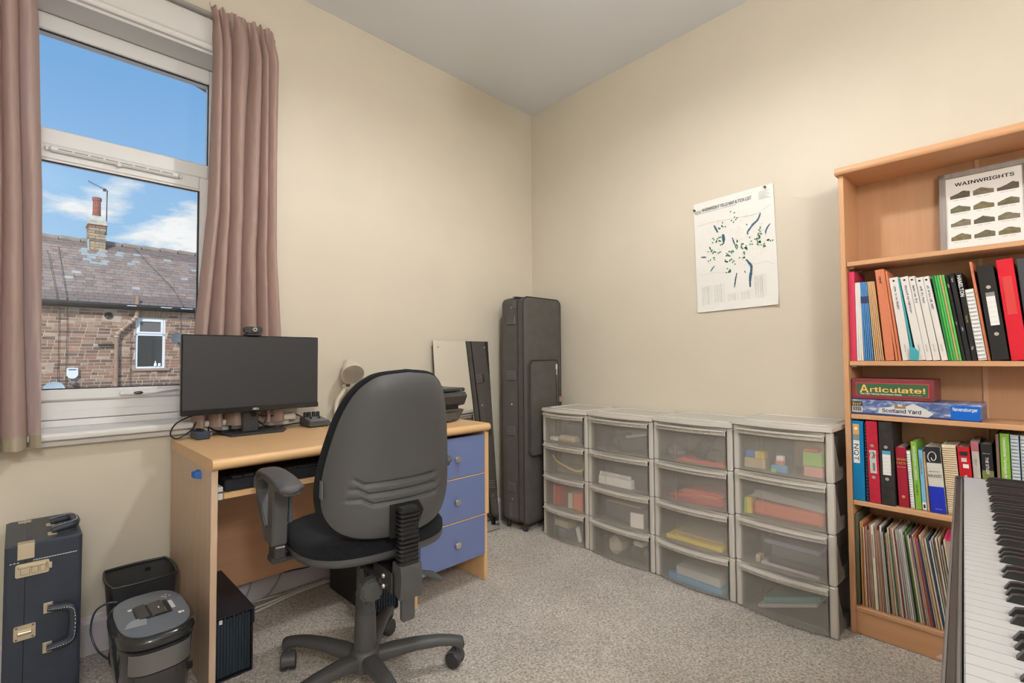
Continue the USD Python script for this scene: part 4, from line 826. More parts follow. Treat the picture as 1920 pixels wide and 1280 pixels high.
t.part('grey_band', B().grid(np.array([[front(x, z, .0022) for x in np.linspace(-.074, .072, 17)] for z in (.226, .25, .284)])), mat('shredder_band_grey', (.13, .127, .125), .35))
t.part('top_plate', B().grid(np.array([oval(.001, .001, .330)] + [oval(a, b_, z) for a, b_, z in ((.088, .155, .3272), (.088, .155, .330), (.085, .152, .3315))] + [oval(.001, .001, .3315)])[1:], wrap=True), SHG, 30)
t.part('feed_recess', B().prism(rrect(.088, .105, .006), .0012, TR(sx + .002, sy + .005, .3312) @ RZ(0)), mat('recess_grey_black', (.012, .012, .014), .6), False)
t.part('feed_ridge', B().hull([(sx + x, sy + y, z) for y in (-.045, .055) for x, z in ((-.004, .3322), (.036, .3322), (.004, .337), (.030, .337))]), SHB)
t.part('feed_flap', B().hull([(sx + x, sy + y, z) for y in (-.045, .055) for x, z in ((-.040, .3322), (-.008, .3322), (-.034, .336), (-.012, .338))]), BLK)
t.part('blade_shield', B().hull([(sx - .065 + a, sy - .045 + b_, .332 + c) for a, b_, c in ((0, 0, 0), (.05, .02, 0), (.04, -.04, 0), (-.01, -.03, 0), (.01, .005, .004), (.03, -.02, .004))]), mat('shield_grey', (.26, .28, .31), .3))
ic = B()
for k in range(6): ic.box(sx + .048, sx + .058, sy - .020 + k * .011, sy - .013 + k * .011, .3315, .3320)
ic.box(sx + .056, sx + .064, sy - .075, sy - .062, .3315, .3320).box(sx + .066, sx + .070, sy - .075, sy - .062, .3315, .3320)
for k, (x, y) in enumerate(((.040, .088), (.050, .094), (.058, .080), (.046, .076))): ic.box(sx + x, sx + x + .005, sy + y, sy + y + .005, .3315, .3320)
t.part('control_icon', ic, INKW, False, kind='stuff')
t.part('recycle_icon', B().hull([(sx - .052 + a, sy + .045 + b_, .3315 + c) for a in (0, .012) for b_ in (0, .012) for c in (0, .0005)]), INKW, False)
t.part('recycle_mark', B().box(sx - .0492, sx - .0472, sy + .0535, sy + .0585, .332, .3323), SHG, False)
t.part('feed_mark', B().box(sx + .016, sx + .019, sy - .005, sy + .008, .337, .3374), INKW, False)
t.part('latch_hole', B().box(sx + .062, sx + .076, sy - .158, sy - .150, .195, .215, .002), mat('slot_black', (.003, .003, .003), .9), False)

# two expanding files under the desk
FILE = mat('file_black', (.016, .019, .026), .45, .5, bump=.3, bscale=200)
PLEAT = mat('file_pleat_blue_black', (.020, .032, .046), .5, .45)
def concertina(label, at, depth, n, w=.125, h_=.228):
    t = Thing('expanding_file', label, 'file', at=(0, 0, 0), wall=True) if False else Thing('expanding_file', label, 'file', at=at, wall=True)
    u, v, z = at
    for k in range(n):
        x = u - w / 2 + .008 + k * (w - .016) / (n - 1)
        t.part('pleat', B().hull([(x + a, v + b_, c) for a in (-.0022, .0022) for b_, c in ((-depth / 2 + .004 + .003 * (k % 2), .012), (depth / 2, .012), (-depth / 2 + .004 + .003 * (k % 2), h_ - .016 - .004 * (k % 3)), (depth / 2, h_ - .012))]), PLEAT, False)
    t.part('cover', B().box(u + w / 2 - .004, u + w / 2 + .001, v - depth / 2 - .004, v + depth / 2, .002, h_ - .004, .002).box(u - w / 2 - .001, u - w / 2 + .004, v - depth / 2 - .004, v + depth / 2, .002, h_ - .004, .002).box(u - w / 2, u + w / 2, v + depth / 2 - .004, v + depth / 2, .002, h_ - .004).box(u - w / 2, u + w / 2, v - depth / 2, v + depth / 2, .001, .006), FILE)
    t.part('flap', B().hull([(u + a * (w / 2 + .004), v + b_ * depth / 2 - (.010 if b_ < 0 else 0), h_ + c + (.0 if b_ > 0 else -.006)) for a in (-1, 1) for b_ in (-1, 1) for c in (-.004, 0)]).box(u + w / 2 - .001, u + w / 2 + .004, v - depth / 2 - .008, v - depth / 2 + .05, h_ - .06, h_ - .006, .001), FILE)
    t.part('tag', B().box(u - w / 2 + .018, u - w / 2 + .028, v - depth / 2 - .003, v - depth / 2, h_ - .032, h_ - .018), INKW, False)
concertina('large black expanding file standing behind the left desk panel', (.547, 2.115, 0), .40, 24)
concertina('black expanding file on the floor behind the chair column', (1.145, 2.12, 0), .40, 18)
# cables on the carpet and skirting under the desk
cable('cable', 'thick pale cable lying along the carpet beneath the desk', [(.60, 2.27, .006), (.70, 2.315, .006), (.80, 2.335, .006), (.90, 2.36, .006), (1.02, 2.375, .007), (1.2, 2.38, .006)], .0052, CABLE_W, n=50)
cable('cable', 'pale cable crossing over the other one on the carpet beneath the desk', [(.61, 2.33, .006), (.70, 2.345, .008), (.79, 2.338, .017), (.88, 2.355, .017), (.98, 2.39, .008), (1.1, 2.40, .006)], .0045, CABLE_W, n=50)
cable('cable', 'pale cable curling at the foot of the skirting beneath the desk', [(.62, 2.395, .005), (.70, 2.405, .006), (.78, 2.41, .010), (.83, 2.40, .012), (.87, 2.375, .020), (.86, 2.36, .026)], .0035, CABLE_W, n=50)
cable('cable', 'grey cable hanging in a curve in front of the skirting, left one', [(.755, 2.43, .22), (.765, 2.425, .13), (.755, 2.42, .07), (.72, 2.41, .02), (.68, 2.405, .008)], .004, mat('cable_grey', (.38, .34, .33), .5), n=40)
cable('cable', 'grey cable hanging in a curve in front of the skirting, right one', [(.905, 2.43, .24), (.905, 2.427, .14), (.885, 2.422, .08), (.845, 2.415, .03), (.80, 2.41, .008)], .004, mat('cable_grey', (.38, .34, .33), .5), n=40)
cable('cable', 'thin black cable sagging under the desk to the far expanding file', [(.84, 2.41, .14), (.88, 2.40, .112), (.94, 2.39, .108), (1.0, 2.37, .110), (1.06, 2.35, .13), (1.10, 2.33, .18)], .003, CABLE_B, n=40)
cable('cable', 'thin dark cable slanting down behind the large expanding file', [(.70, 2.43, .14), (.66, 2.42, .09), (.62, 2.41, .03), (.60, 2.40, .008)], .0022, CABLE_B, n=30)

# soft keyboard bag standing on end in the corner
BAG = mat('bag_fabric', (.098, .090, .083), .75, .25, var=.12, vscale=18, bump=.35, bscale=330)
PIPING = mat('bag_piping', (.035, .033, .032), .6, .3)
PATCH = mat('bag_rubber_patch', (.11, .11, .112), .6, .35)
BU0, BU1, BV0, BV1, BT = 2.262, 2.640, 2.135, 2.352, 1.495
k = Thing('keyboard_bag', 'tall black padded keyboard bag standing on end in the corner', 'bag', at=(2.45, 2.24, 0), wall=True)
def bagloop(ins, y, r=.045): return [(2.451 + p[0], y, .7675 + p[1]) for p in rrect(BU1 - BU0 - 2 * ins, BT - .04 - 2 * ins, max(.01, r - ins * .6), 6).exterior.coords[:-1]]
rows = [[(2.451, BV0 + .004, .78)] * len(bagloop(0, 0)), bagloop(.05, BV0 + .001), bagloop(.012, BV0 + .004), bagloop(.001, BV0 + .016), bagloop(.006, BV0 + .055), bagloop(0, BV0 + .10), bagloop(0, BV1 - .05), bagloop(.004, BV1 - .014), bagloop(.02, BV1), [(2.451, BV1, .78)] * len(bagloop(0, 0))]
k.part('body', B().grid(np.array(rows)[:, ::-1], wrap=True), BAG, 40)
lp1 = bagloop(.003, BV0 + .012); k.part('piping', B().tube(np.array(lp1 + lp1[:1]), .0045, 7), PIPING, 60)
lp1 = bagloop(.003, BV0 + .060); k.part('zip', B().tube(np.array(lp1 + lp1[:1]), .0035, 6), PIPING, 60)
pk = k.part('pocket', B().prism(rrect(.290, .612, .035, 6), .020, frame((2.436, BV0 + .004, .779), (1, 0, 0), (0, 0, 1))).prism(rrect(.268, .59, .03, 6), .026, frame((2.436, BV0 + .004, .779), (1, 0, 0), (0, 0, 1))), BAG, 30, label='zipped front pocket')
pl_ = [(2.436 + p[0], BV0 - .016, .779 + p[1]) for p in rrect(.287, .609, .034, 6).exterior.coords]
k.part('pocket_piping', B().tube(np.array(pl_), .004, 6), PIPING, 60, under=pk)
k.part('pocket_zip', B().box(2.546, 2.552, BV0 - .0235, BV0 - .020, .50, 1.06), PIPING, under=pk)
k.part('zip_pull', B().box(2.539, 2.557, BV0 - .030, BV0 - .022, 1.02, 1.058, .003).box(2.544, 2.552, BV0 - .030, BV0 - .024, .985, 1.02, .002), mat('zip_silver', (.75, .73, .70), .3, metallic=.8), under=pk)
k.part('zip_tab', B().box(2.545, 2.552, BV0 - .029, BV0 - .024, .95, .985, .001), mat('tab_maroon', (.22, .06, .06), .6), under=pk)
for z in (1.345, .985, .628, .270):
    pp_ = k.part('rubber_patch', B().box(BU0 - .006, BU0 + .01, 2.215, 2.290, z - .030, z + .030, .002), PATCH)
    for j in range(4): k.part('patch_ridge', B().box(BU0 - .009, BU0 - .005, 2.219, 2.286, z - .024 + j * .014, z - .017 + j * .014, .0015), PATCH, under=pp_)
for z in (1.425, .80, .195): k.part('stud', B().lathe([(.006, 0), (.005, .004), (.001, .005)], 10, frame((BU0, 2.247, z), (0, -1, 0), (0, 0, 1))), STEEL)
k.part('strap', B().box(BU0 - .003, BU0 + .004, 2.205, 2.235, 1.420, BT - .02, .001).box(BU0 + .0, BU0 + .05, 2.205, 2.235, BT - .004, BT + .002, .001), PATCH)
k.part('lower_strap', B().box(BU0 - .003, BU0 + .004, 2.245, 2.275, .075, .17, .001), PATCH)
k.part('carry_handle', B().tube(spline([(BU1 - .002, 2.22, .98), (BU1 + .018, 2.22, .95), (BU1 + .020, 2.22, .88), (BU1 - .002, 2.22, .84)], 18), .008, 8), PIPING, 60)
k.part('handle_tag', B().box(2.600, 2.625, BV0 - .006, BV0 + .002, .80, .835, .001), mat('tab_pink', (.45, .22, .18), .6))
for u in (2.30, 2.60):
    for v in (2.17, 2.32): k.part('foot', B().lathe([(.014, 0), (.016, .006), (.013, .045)], 12, TR(u, v, 0)), BLK)

# ================================================================== four frosted plastic drawer towers along the right wall (world coordinates)
FR = nodemat('frosted_plastic', {'n': ('noise_texture', {'scale': 30, 'detail': 2}), 'tc': ('texture_coordinate', {}), 't': ('transparent_bsdf', {'color': (.985, .98, .975)}), 'd': ('diffuse_bsdf', {'color': (.92, .88, .82)}), 'l': ('translucent_bsdf', {'color': (.9, .88, .85)}), 'dl': ('mix_closure', {'fac': .30}), 'g': ('glossy_bsdf', {'roughness': .22, 'color': (.9, .9, .9)}), 'f': ('fresnel', {'IOR': 1.35}), 's': ('mix_closure', {}), 'm': ('mix_closure', {'fac': .20})},
             [('d.BSDF', 'dl.closure1'), ('l.BSDF', 'dl.closure2'), ('f.fac', 's.fac'), ('dl.closure', 's.closure1'), ('g.BSDF', 's.closure2'), ('t.BSDF', 'm.closure1'), ('s.closure', 'm.closure2')], 'm.closure')
FRS = nodemat('frosted_plastic_thick', {'t': ('transparent_bsdf', {'color': (.975, .97, .965)}), 'd': ('diffuse_bsdf', {'color': (.92, .88, .82)}), 'l': ('translucent_bsdf', {'color': (.9, .88, .85)}), 'dl': ('mix_closure', {'fac': .30}), 'g': ('glossy_bsdf', {'roughness': .25, 'color': (.9, .9, .9)}), 'f': ('fresnel', {'IOR': 1.4}), 's': ('mix_closure', {}), 'm': ('mix_closure', {'fac': .90})},
              [('d.BSDF', 'dl.closure1'), ('l.BSDF', 'dl.closure2'), ('f.fac', 's.fac'), ('dl.closure', 's.closure1'), ('g.BSDF', 's.closure2'), ('t.BSDF', 'm.closure1'), ('s.closure', 'm.closure2')], 'm.closure')
XF, XB = 2.222, 2.548
def tower(ya, yb, H, label):
    "ya < yb: its right and left side as seen; returns the height of each drawer's floor"
    w = yb - ya; yc = (ya + yb) / 2; t = Thing('drawer_tower', label, 'drawer tower', at=(2.385, yc, 0))
    lidh = .026; step = (H - lidh) / 4; zs = []
    bow = lambda y, s=.026: -s * (1 - ((y - yc) / (w / 2)) ** 2)
    def bowed(bld, y0, y1, z0, z1, xo, th=.003, s=.026, n=14):
        Y = np.linspace(y0, y1, n); f = [(XF + xo + bow(y, s), y) for y in Y]; b_ = [(x + th, y) for x, y in f][::-1]
        bld.prism(Polygon(f + b_), z1 - z0, TR(0, 0, z0))
    L = B(); Y = np.linspace(ya, yb, 16)
    L.prism(Polygon([(XF - .004 + bow(y, .022), y) for y in Y] + [(XB, yb), (XB, ya)]).buffer(-.004).buffer(.004), .006, TR(0, 0, H - lidh + .016))
    L.prism(Polygon([(XF - .006 + bow(y, .022), y) for y in Y] + [(XB, yb), (XB, ya)]).buffer(.001), .014, TR(0, 0, H - lidh + .003))
    lid = t.part('lid', L, FRS, 30)
    rim_ = Polygon(list(rrect(XB - XF - .05, w - .05, .03).exterior.coords)); t.part('lid_rim', B().prism(rim_.difference(rim_.buffer(-.008)), .005, TR((XF + XB) / 2, yc, H - .0045)), FRS, 30, under=lid)
    for k in range(4):
        z1 = H - lidh - k * step; z0 = z1 - step; fp = .022
        F = B().box(XF + .012, XB, ya + .003, yb - .003, z0 + .002, z0 + .006)
        F.box(XF + .02, XB, ya + .002, ya + .006, z0 + .002, z0 + .052).box(XF + .02, XB, yb - .006, yb - .002, z0 + .002, z0 + .052).box(XB - .004, XB, ya + .02, yb - .02, z0 + .002, z1)
        for y in (ya + .002, yb - .006): F.hull([(x, yy, z) for yy in (y, y + .004) for x, z in ((XF + .03, z0 + .052), (XF + .03, z1 - .03), (XF + .09, z0 + .052))])
        if k < 3: bowed(F, ya + .027, yb - .027, z0 - .004, z0 + .009, .002, .004, .012)
        fp_ = t.part('frame', F, FR, 30)
        t.part('front_rail', B().box(XF + .002, XF + .010, ya + .026, yb - .026, z1 - .012, z1 - .001, .002), FRS, under=fp_)
        for y0 in (ya + .001, yb - .026):
            for x0, x1 in ((XF, XF + .030), (XB - .024, XB)): t.part('post', B().box(x0, x1, y0, y0 + .025, z0 + .001, z1, .005), FRS, 30, under=fp_)
        d0, d1 = ya + .029, yb - .029; zf = z0 + .010; zt = z1 - .012
        D = B(); bowed(D, d0, d1, zf, zt - .016, -.002)
        D.prism(Polygon([(XF - .001 + bow(y), y) for y in np.linspace(d0, d1, 12)] + [(XB - .03, d1), (XB - .03, d0)]), .003, TR(0, 0, zf))
        D.box(XF, XB - .03, d0, d0 + .003, zf, zt - .02).box(XF, XB - .03, d1 - .003, d1, zf, zt - .02).box(XB - .033, XB - .03, d0, d1, zf, zt - .02)
        dp = t.part('drawer', D, FR, 30)
        Hn = B(); bowed(Hn, d0 - .004, d1 + .004, zt - .004, zt + .002, -.022, .026); Hn.prism(Polygon([(XF - .022 + bow(y), y) for y in np.linspace(d0, d1, 12)] + [(XF + .02, d1), (XF + .02, d0)]), .003, TR(0, 0, zt - .0025)); bowed(Hn, d0 - .004, d1 + .004, zt - .022, zt - .003, -.008, .004)
        n = max(6, int(w / .033))
        for j in range(n + 1):
            y = d0 + (d1 - d0) * j / n; Hn.box(XF - .0105 + bow(y), XF - .003 + bow(y), y - .0012, y + .0012, zt - .019, zt - .003)
        t.part('handle', Hn, FRS, 30, under=dp)
        t.part('mould_rib', B().box(XF - .005 + bow(yc + w * .16), XF + .001 + bow(yc + w * .16), yc + w * .16, yc + w * .16 + .002, zf, zt - .02), FR, under=dp)
        zs.append(zf + .003)
    return zs
T4 = tower(.603, .991, .822, 'frosted plastic drawer tower next to the bookcase, coloured note blocks in its top drawer')
T3 = tower(.996, 1.398, .800, 'frosted plastic drawer tower with black cables in its top drawer, second from the bookcase')
T2 = tower(1.403, 1.826, .792, 'frosted plastic drawer tower with dark devices inside, third from the bookcase')
T1 = tower(1.831, 2.190, .790, 'frosted plastic drawer tower beside the black bag, red packs in its third drawer')
# what lies in the drawers
def colm(name, c, rough=.6): return mat('item_' + name, c, rough, .35)
RED, ORG, YEL, GRN, BLU, TEAL, PNK, BUF, DRK, MAR, NAVY, LILAC = [colm(n, c) for n, c in (('red', (.55, .07, .05)), ('orange', (.62, .16, .08)), ('yellow', (.75, .58, .06)), ('green', (.32, .58, .12)), ('blue', (.04, .16, .50)), ('teal', (.06, .36, .42)), ('pink', (.68, .32, .28)), ('buff', (.55, .43, .28)), ('dark', (.03, .032, .036)), ('maroon', (.30, .04, .05)), ('navy', (.045, .06, .16)), ('lilac', (.30, .29, .42)))]
def inbox(name, label, cat, x0, x1, y0, y1, z0, h_, m_, rz=0, rx=0, ry=0, c=.003, extra=None):
    "a box-shaped thing lying on a drawer floor"
    at = ((x0 + x1) / 2, (y0 + y1) / 2, z0 + .0006); dx, dy = (x1 - x0) / 2, (y1 - y0) / 2
    if extra:
        t = Thing(name, label, cat, at=at, rz=rz, rx=rx, ry=ry, absolute=False); t.part('body', B().box(-dx, dx, -dy, dy, 0, h_, c), m_)
        for nm, b_, mm in extra(dx, dy, h_): t.part(nm, b_, mm, 30)
    else: single(name, B().box(-dx, dx, -dy, dy, 0, h_, c), m_, label, cat, at, rz=rz, rx=rx, ry=ry, absolute=False)
D4, D3, D2, D1 = T4, T3, T2, T1
# tower next to the bookcase
inbox('glue_box', 'small blue and yellow box in the top drawer of the tower next to the bookcase', 'box', 2.235, 2.275, .865, .945, D4[0] + .045, .030, BLU, extra=lambda a, b, h: [('yellow_end', B().box(-a - .0005, a + .0005, -b - .0005, -b + .036, -.0005, h + .0005), YEL)])
inbox('box_base', 'pale card box lying under the small blue and yellow box', 'box', 2.235, 2.30, .86, .95, D4[0], .044, BUF)
inbox('note_block', 'lime green block of sticky notes in the drawer nearest the bookcase', 'note block', 2.235, 2.31, .645, .715, D4[0] + .042, .056, GRN)
inbox('note_block', 'pink block of sticky notes under the green block', 'note block', 2.235, 2.31, .642, .712, D4[0], .041, PNK)
inbox('note_block', 'thin orange block of notes on top of the green block', 'note block', 2.24, 2.30, .66, .712, D4[0] + .0985, .014, ORG)
inbox('tape_holder', 'dark tape holder in the middle of the drawer nearest the bookcase', 'tape holder', 2.25, 2.33, .765, .84, D4[0], .085, DRK, rz=20)
inbox('ink_box', 'small white and orange ink box standing on blue and green packs', 'ink box', 2.222, 2.245, .783, .812, D4[0] + .032, .038, PAPER, extra=lambda a, b, h: [('orange_band', B().box(-a - .0006, a, -b - .0004, b + .0004, .004, .018), ORG)])
inbox('eraser_pack', 'flat blue and green pack in front of the dark tape holder', 'pack', 2.218, 2.245, .77, .83, D4[0], .031, colm('sky', (.05, .30, .55)), extra=lambda a, b, h: [('green_end', B().box(-a - .0006, a, b - .02, b + .0006, -.0003, .015), GRN)])
inbox('pencil_box', 'upright tan box behind the notes in the drawer nearest the bookcase', 'box', 2.40, 2.45, .65, .80, D4[0], .11, BUF)
inbox('pencil_case', 'orange red pencil case with a clear zip bag in the second drawer nearest the bookcase', 'pencil case', 2.225, 2.32, .645, .915, D4[1], .062, ORG, c=.014)
single('zip_bag', B().hull([(x, y, z + D4[1]) for x, y, z in [(2.225, .64, .066), (2.225, .92, .08), (2.33, .64, .066), (2.33, .92, .08), (2.24, .66, .088), (2.24, .90, .108), (2.32, .66, .088), (2.32, .90, .105)]]), FROST, 'crumpled clear zip bag on top of the orange red pencil case', 'bag', (2.28, .78, D4[1] + .066))
inbox('colour_card', 'green and yellow card at the left end of the orange red pencil case', 'card', 2.224, 2.30, .918, .940, D4[1], .07, YEL, extra=lambda a, b, h: [('green_strip', B().box(-a, a, b, b + .008, 0, h * .95), GRN)])
inbox('folder', 'lilac folder on top in the third drawer nearest the bookcase', 'folder', 2.23, 2.46, .66, .87, D4[2] + .088, .020, LILAC, ry=0)
inbox('folder', 'dark grey folder under the lilac one nearest the bookcase', 'folder', 2.225, 2.46, .64, .84, D4[2] + .045, .042, colm('slate', (.10, .105, .14)))
inbox('notebook', 'black notebook below the dark grey folder nearest the bookcase', 'notebook', 2.22, 2.44, .65, .85, D4[2] + .014, .029, DRK)
inbox('paper_pad', 'pale mauve paper pad at the bottom of the third drawer nearest the bookcase', 'paper pad', 2.215, 2.46, .66, .88, D4[2], .013, colm('mauve', (.52, .46, .52)))
inbox('small_box', 'small cream box left of the paper pad', 'box', 2.222, 2.26, .885, .905, D4[2], .032, BUF)
inbox('ring_binder', 'teal ring binder lying tilted in the bottom drawer nearest the bookcase', 'binder', 2.225, 2.47, .650, .880, D4[3] + .072, .022, TEAL, rx=-20)
inbox('plastic_wallet', 'pale grey plastic wallet over the teal binder', 'wallet', 2.214, 2.44, .66, .90, D4[3] + .050, .014, colm('pale_grey', (.50, .50, .48)), rx=-20)
inbox('plastic_wallet', 'dark grey plastic wallet flat in the bottom drawer nearest the bookcase', 'wallet', 2.225, 2.46, .645, .93, D4[3], .010, colm('grey', (.16, .165, .18)))
# second tower
def coil(label, c, r, n, z, m_, at, th=.0035, tilt=40):
    rr = random.Random(int(c[1] * 1000) + n); pts = []
    for k in range(n * 18):
        a = k / 18 * 2 * math.pi; q = r * (.8 + .25 * math.sin(a * .31 + 1)); p = np.array([q * .5 * math.cos(a), q * math.cos(a + .6), q * math.sin(a)]); p[2] = max(p[2], -r * .93) + rr.uniform(-.004, .004)
        pts.append(np.array(c) + p)
    P = np.array(pts); P[:, 0] = np.maximum(P[:, 0], XF + .006); P[:, 2] = np.maximum(P[:, 2], z + .005)
    single('cable_coil', B().tube(P, th, 6), m_, label, 'cable', at)
coil('coiled black cable with loops in the top drawer, second tower from the bookcase', (2.27, 1.15, D3[0] + .072), .058, 5, D3[0], CABLE_B, (2.27, 1.15, D3[0]))
inbox('power_adapter', 'black power adapter beside the coiled cable, second tower from the bookcase', 'adapter', 2.235, 2.29, 1.07, 1.13, D3[0] + .014, .055, DRK, c=.012)
inbox('power_adapter', 'round dark adapter left of the coiled cable, second tower from the bookcase', 'adapter', 2.25, 2.31, 1.26, 1.345, D3[0], .06, colm('grey', (.16, .165, .18)), c=.022)
inbox('envelope', 'red envelope lying under the coiled cable', 'envelope', 2.215, 2.34, 1.04, 1.26, D3[0], .012, RED)
for i, (y0, y1, h0, rz, m_) in enumerate(((1.05, 1.30, 0, 4, MAR), (1.04, 1.31, .013, -3, RED), (1.06, 1.27, .026, 6, colm('rose', (.55, .13, .12))), (1.06, 1.25, .039, -5, ORG), (1.05, 1.22, .052, 3, RED))):
    inbox('folded_card', f'{["maroon", "dark red", "rose red", "orange red", "bright red"][i]} folded card in the pile in the second drawer, second tower from the bookcase', 'card', 2.222, 2.40, y0, y1, D3[1] + h0, .012, m_, rz=rz, c=.002)
inbox('folder', 'yellow folder lying flat in the third drawer, second tower from the bookcase', 'folder', 2.215, 2.48, 1.05, 1.33, D3[2], .020, YEL)
inbox('folder', 'cream folder on the yellow one in the third drawer', 'folder', 2.25, 2.47, 1.06, 1.30, D3[2] + .021, .012, BUF)
inbox('paper_pad', 'blue paper pad in the bottom drawer, second tower from the bookcase', 'paper pad', 2.214, 2.46, 1.05, 1.32, D3[3], .030, colm('sky', (.05, .30, .55)))
inbox('paper_pad', 'grey paper stack on the blue pad, second tower from the bookcase', 'paper stack', 2.216, 2.44, 1.06, 1.28, D3[3] + .031, .040, colm('pale_grey', (.50, .50, .48)))
# third tower
inbox('device_box', 'dark device box lying tilted in the top drawer, third tower from the bookcase', 'box', 2.23, 2.40, 1.45, 1.60, D2[0] + .016, .060, DRK, rx=-12)
inbox('tray', 'silver edged tray on the tilted dark device box', 'tray', 2.225, 2.36, 1.448, 1.57, D2[0] + .088, .014, colm('silver', (.42, .41, .38), .35), rx=-12)
inbox('pouch', 'black pouch left of the tilted device box', 'pouch', 2.24, 2.40, 1.605, 1.68, D2[0], .085, colm('charcoal', (.06, .06, .065)), c=.03)
inbox('speaker', 'dark speaker in the second drawer, third tower from the bookcase', 'speaker', 2.25, 2.45, 1.45, 1.68, D2[1], .100, DRK, c=.01)
sp2 = B(); sp2.tube([(2.226, 1.54, D2[1] + .058), (2.226, 1.74, D2[1] + .058)], .006, 8)
for j in range(16): sp2.box(2.216, 2.236, 1.545 + j * .0125, 1.552 + j * .0125, D2[1] + .048, D2[1] + .068, .002)
sp2.box(2.218, 2.29, 1.535, 1.75, D2[1] + .0006, D2[1] + .047, .002)
single('spiral_notebook', sp2, PAPER, 'white spiral notebook in front of the dark speaker', 'notebook', (2.25, 1.64, D2[1]))
inbox('grey_box', 'slate grey box in the third drawer, third tower from the bookcase', 'box', 2.26, 2.44, 1.46, 1.73, D2[2], .09, colm('slate', (.10, .105, .14)))
inbox('paper_sheet', 'folded white paper at the front of the third drawer, third tower from the bookcase', 'paper', 2.220, 2.235, 1.47, 1.54, D2[2], .075, PAPER, rz=14, c=.001)
inbox('card_sleeve', 'tan sleeve lying on the slate grey box', 'sleeve', 2.25, 2.40, 1.50, 1.72, D2[2] + .0915, .012, BUF)
inbox('black_bundle', 'black bundle in the bottom drawer, third tower from the bookcase', 'bundle', 2.235, 2.42, 1.45, 1.58, D2[3], .085, DRK, c=.03)
inbox('cloth_roll', 'cream rolled cloth in the bottom drawer, third tower from the bookcase', 'cloth', 2.23, 2.36, 1.63, 1.715, D2[3], .10, colm('cream', (.62, .57, .46)), c=.03)
inbox('cloth_roll', 'small cream cloth above the black bundle', 'cloth', 2.235, 2.30, 1.48, 1.545, D2[3] + .0865, .025, colm('cream', (.62, .57, .46)), c=.01)
# tower beside the bag
inbox('tin', 'tan oval tin in the top drawer of the tower beside the bag', 'tin', 2.225, 2.30, 1.94, 2.07, D1[0], .040, BUF, c=.016)
inbox('clip_box', 'white clip box at the left of the tower beside the bag', 'box', 2.235, 2.28, 2.075, 2.14, D1[0], .022, PAPER)
coil('coiled dark cable in the top drawer of the tower beside the bag', (2.26, 1.895, D1[0] + .025), .024, 4, D1[0], CABLE_B, (2.26, 1.895, D1[0]), .003)
inbox('blue_case', 'grey blue case at the back of the tower beside the bag', 'case', 2.36, 2.46, 1.92, 2.12, D1[0], .09, colm('slate', (.10, .105, .14)))
tr = B().tube(spline([(2.24, 2.12, D1[1] + .10), (2.235, 2.08, D1[1] + .07), (2.228, 2.0, D1[1] + .05), (2.23, 1.92, D1[1] + .036), (2.25, 1.885, D1[1] + .05), (2.25, 1.885, D1[1] + .10)], 30), .006, 8)
single('gold_ribbon', tr, colm('gold', (.62, .43, .10), .4), 'gold ribbon curling through the second drawer of the tower beside the bag', 'ribbon', (2.24, 2.0, D1[1] + .03))
inbox('grey_roll', 'dark grey roll under the gold ribbon', 'roll', 2.24, 2.42, 1.90, 2.10, D1[1], .028, colm('grey', (.16, .165, .18)), c=.012, rz=8)
for i, (y0, y1, h_, m_, nm) in enumerate(((2.05, 2.105, .115, RED, 'bright red'), (1.885, 1.945, .10, ORG, 'orange red'), (1.95, 1.985, .09, colm('cream', (.62, .57, .46)), 'cream'))):
    inbox('pack', f'{nm} upright pack in the third drawer of the tower beside the bag', 'pack', 2.222, 2.30, y0, y1, D1[2], h_, m_, rz=(-3, 5, 0)[i])
inbox('pack', 'red pack lying flat below the orange pack beside the bag', 'pack', 2.31, 2.44, 1.90, 2.08, D1[2], .04, RED)
inbox('cream_box', 'cream box in the bottom drawer of the tower beside the bag', 'box', 2.24, 2.32, 2.0, 2.11, D1[3] + .056, .040, colm('cream', (.62, .57, .46)))
inbox('blue_box', 'grey blue box under the cream box beside the bag', 'box', 2.23, 2.33, 2.01, 2.08, D1[3], .055, colm('steel_blue', (.16, .21, .30)))
inbox('white_tube', 'white tube leaning in the bottom drawer of the tower beside the bag', 'tube', 2.235, 2.26, 1.90, 1.925, D1[3], .09, PAPER, c=.008, rx=-14)
# narrow dark strip standing between two towers
single('dark_strip', B().box(2.245, 2.50, 1.8268, 1.8302, 0.001, .33, .0005), BLKS, 'thin black strip in the gap between the two left towers', 'board', (2.37, 1.8285, 0))

# ================================================================== bookcase and everything on its shelves (world coordinates)
BKX, BKY, BKZ = [wood('bookcase_' + 'xyz'[k], lin(206, 158, 118, 1.0), k) for k in range(3)]
BKB = wood('bookcase_back', lin(196, 152, 116, .95), 2)  # darker than the sides: shade inside the case put into the colour
c = Thing('bookcase', 'tall beech bookcase full of binders, books and sheet music on the right', 'bookcase', at=(2.44, .187, 0))
c.part('side_panel', B().box(2.338, 2.550, .570, .588, 0, 1.838, .0012), BKZ)
c.part('side_panel', B().box(2.338, 2.550, -.214, -.196, 0, 1.838, .0012), BKZ)
c.part('cornice', B().prism(Polygon([(2.318, 1.842), (2.322, 1.838), (2.550, 1.838), (2.550, 1.868), (2.326, 1.868), (2.319, 1.861), (2.316, 1.850)]), .818, frame((0, -.220, 0), (1, 0, 0), (0, 0, 1)) @ TR(0, 0, 0) if False else np.array([[1, 0, 0, 0], [0, 0, 1, -.222], [0, 1, 0, 0], [0, 0, 0, 1.]])), BKY, 40)
for z in (1.462, 1.060, .847, .504): c.part('shelf', B().box(2.346, 2.538, -.195, .569, z, z + .0185, .002), BKY)
c.part('base_shelf', B().box(2.340, 2.538, -.196, .570, .090, .106, .0015), BKY)
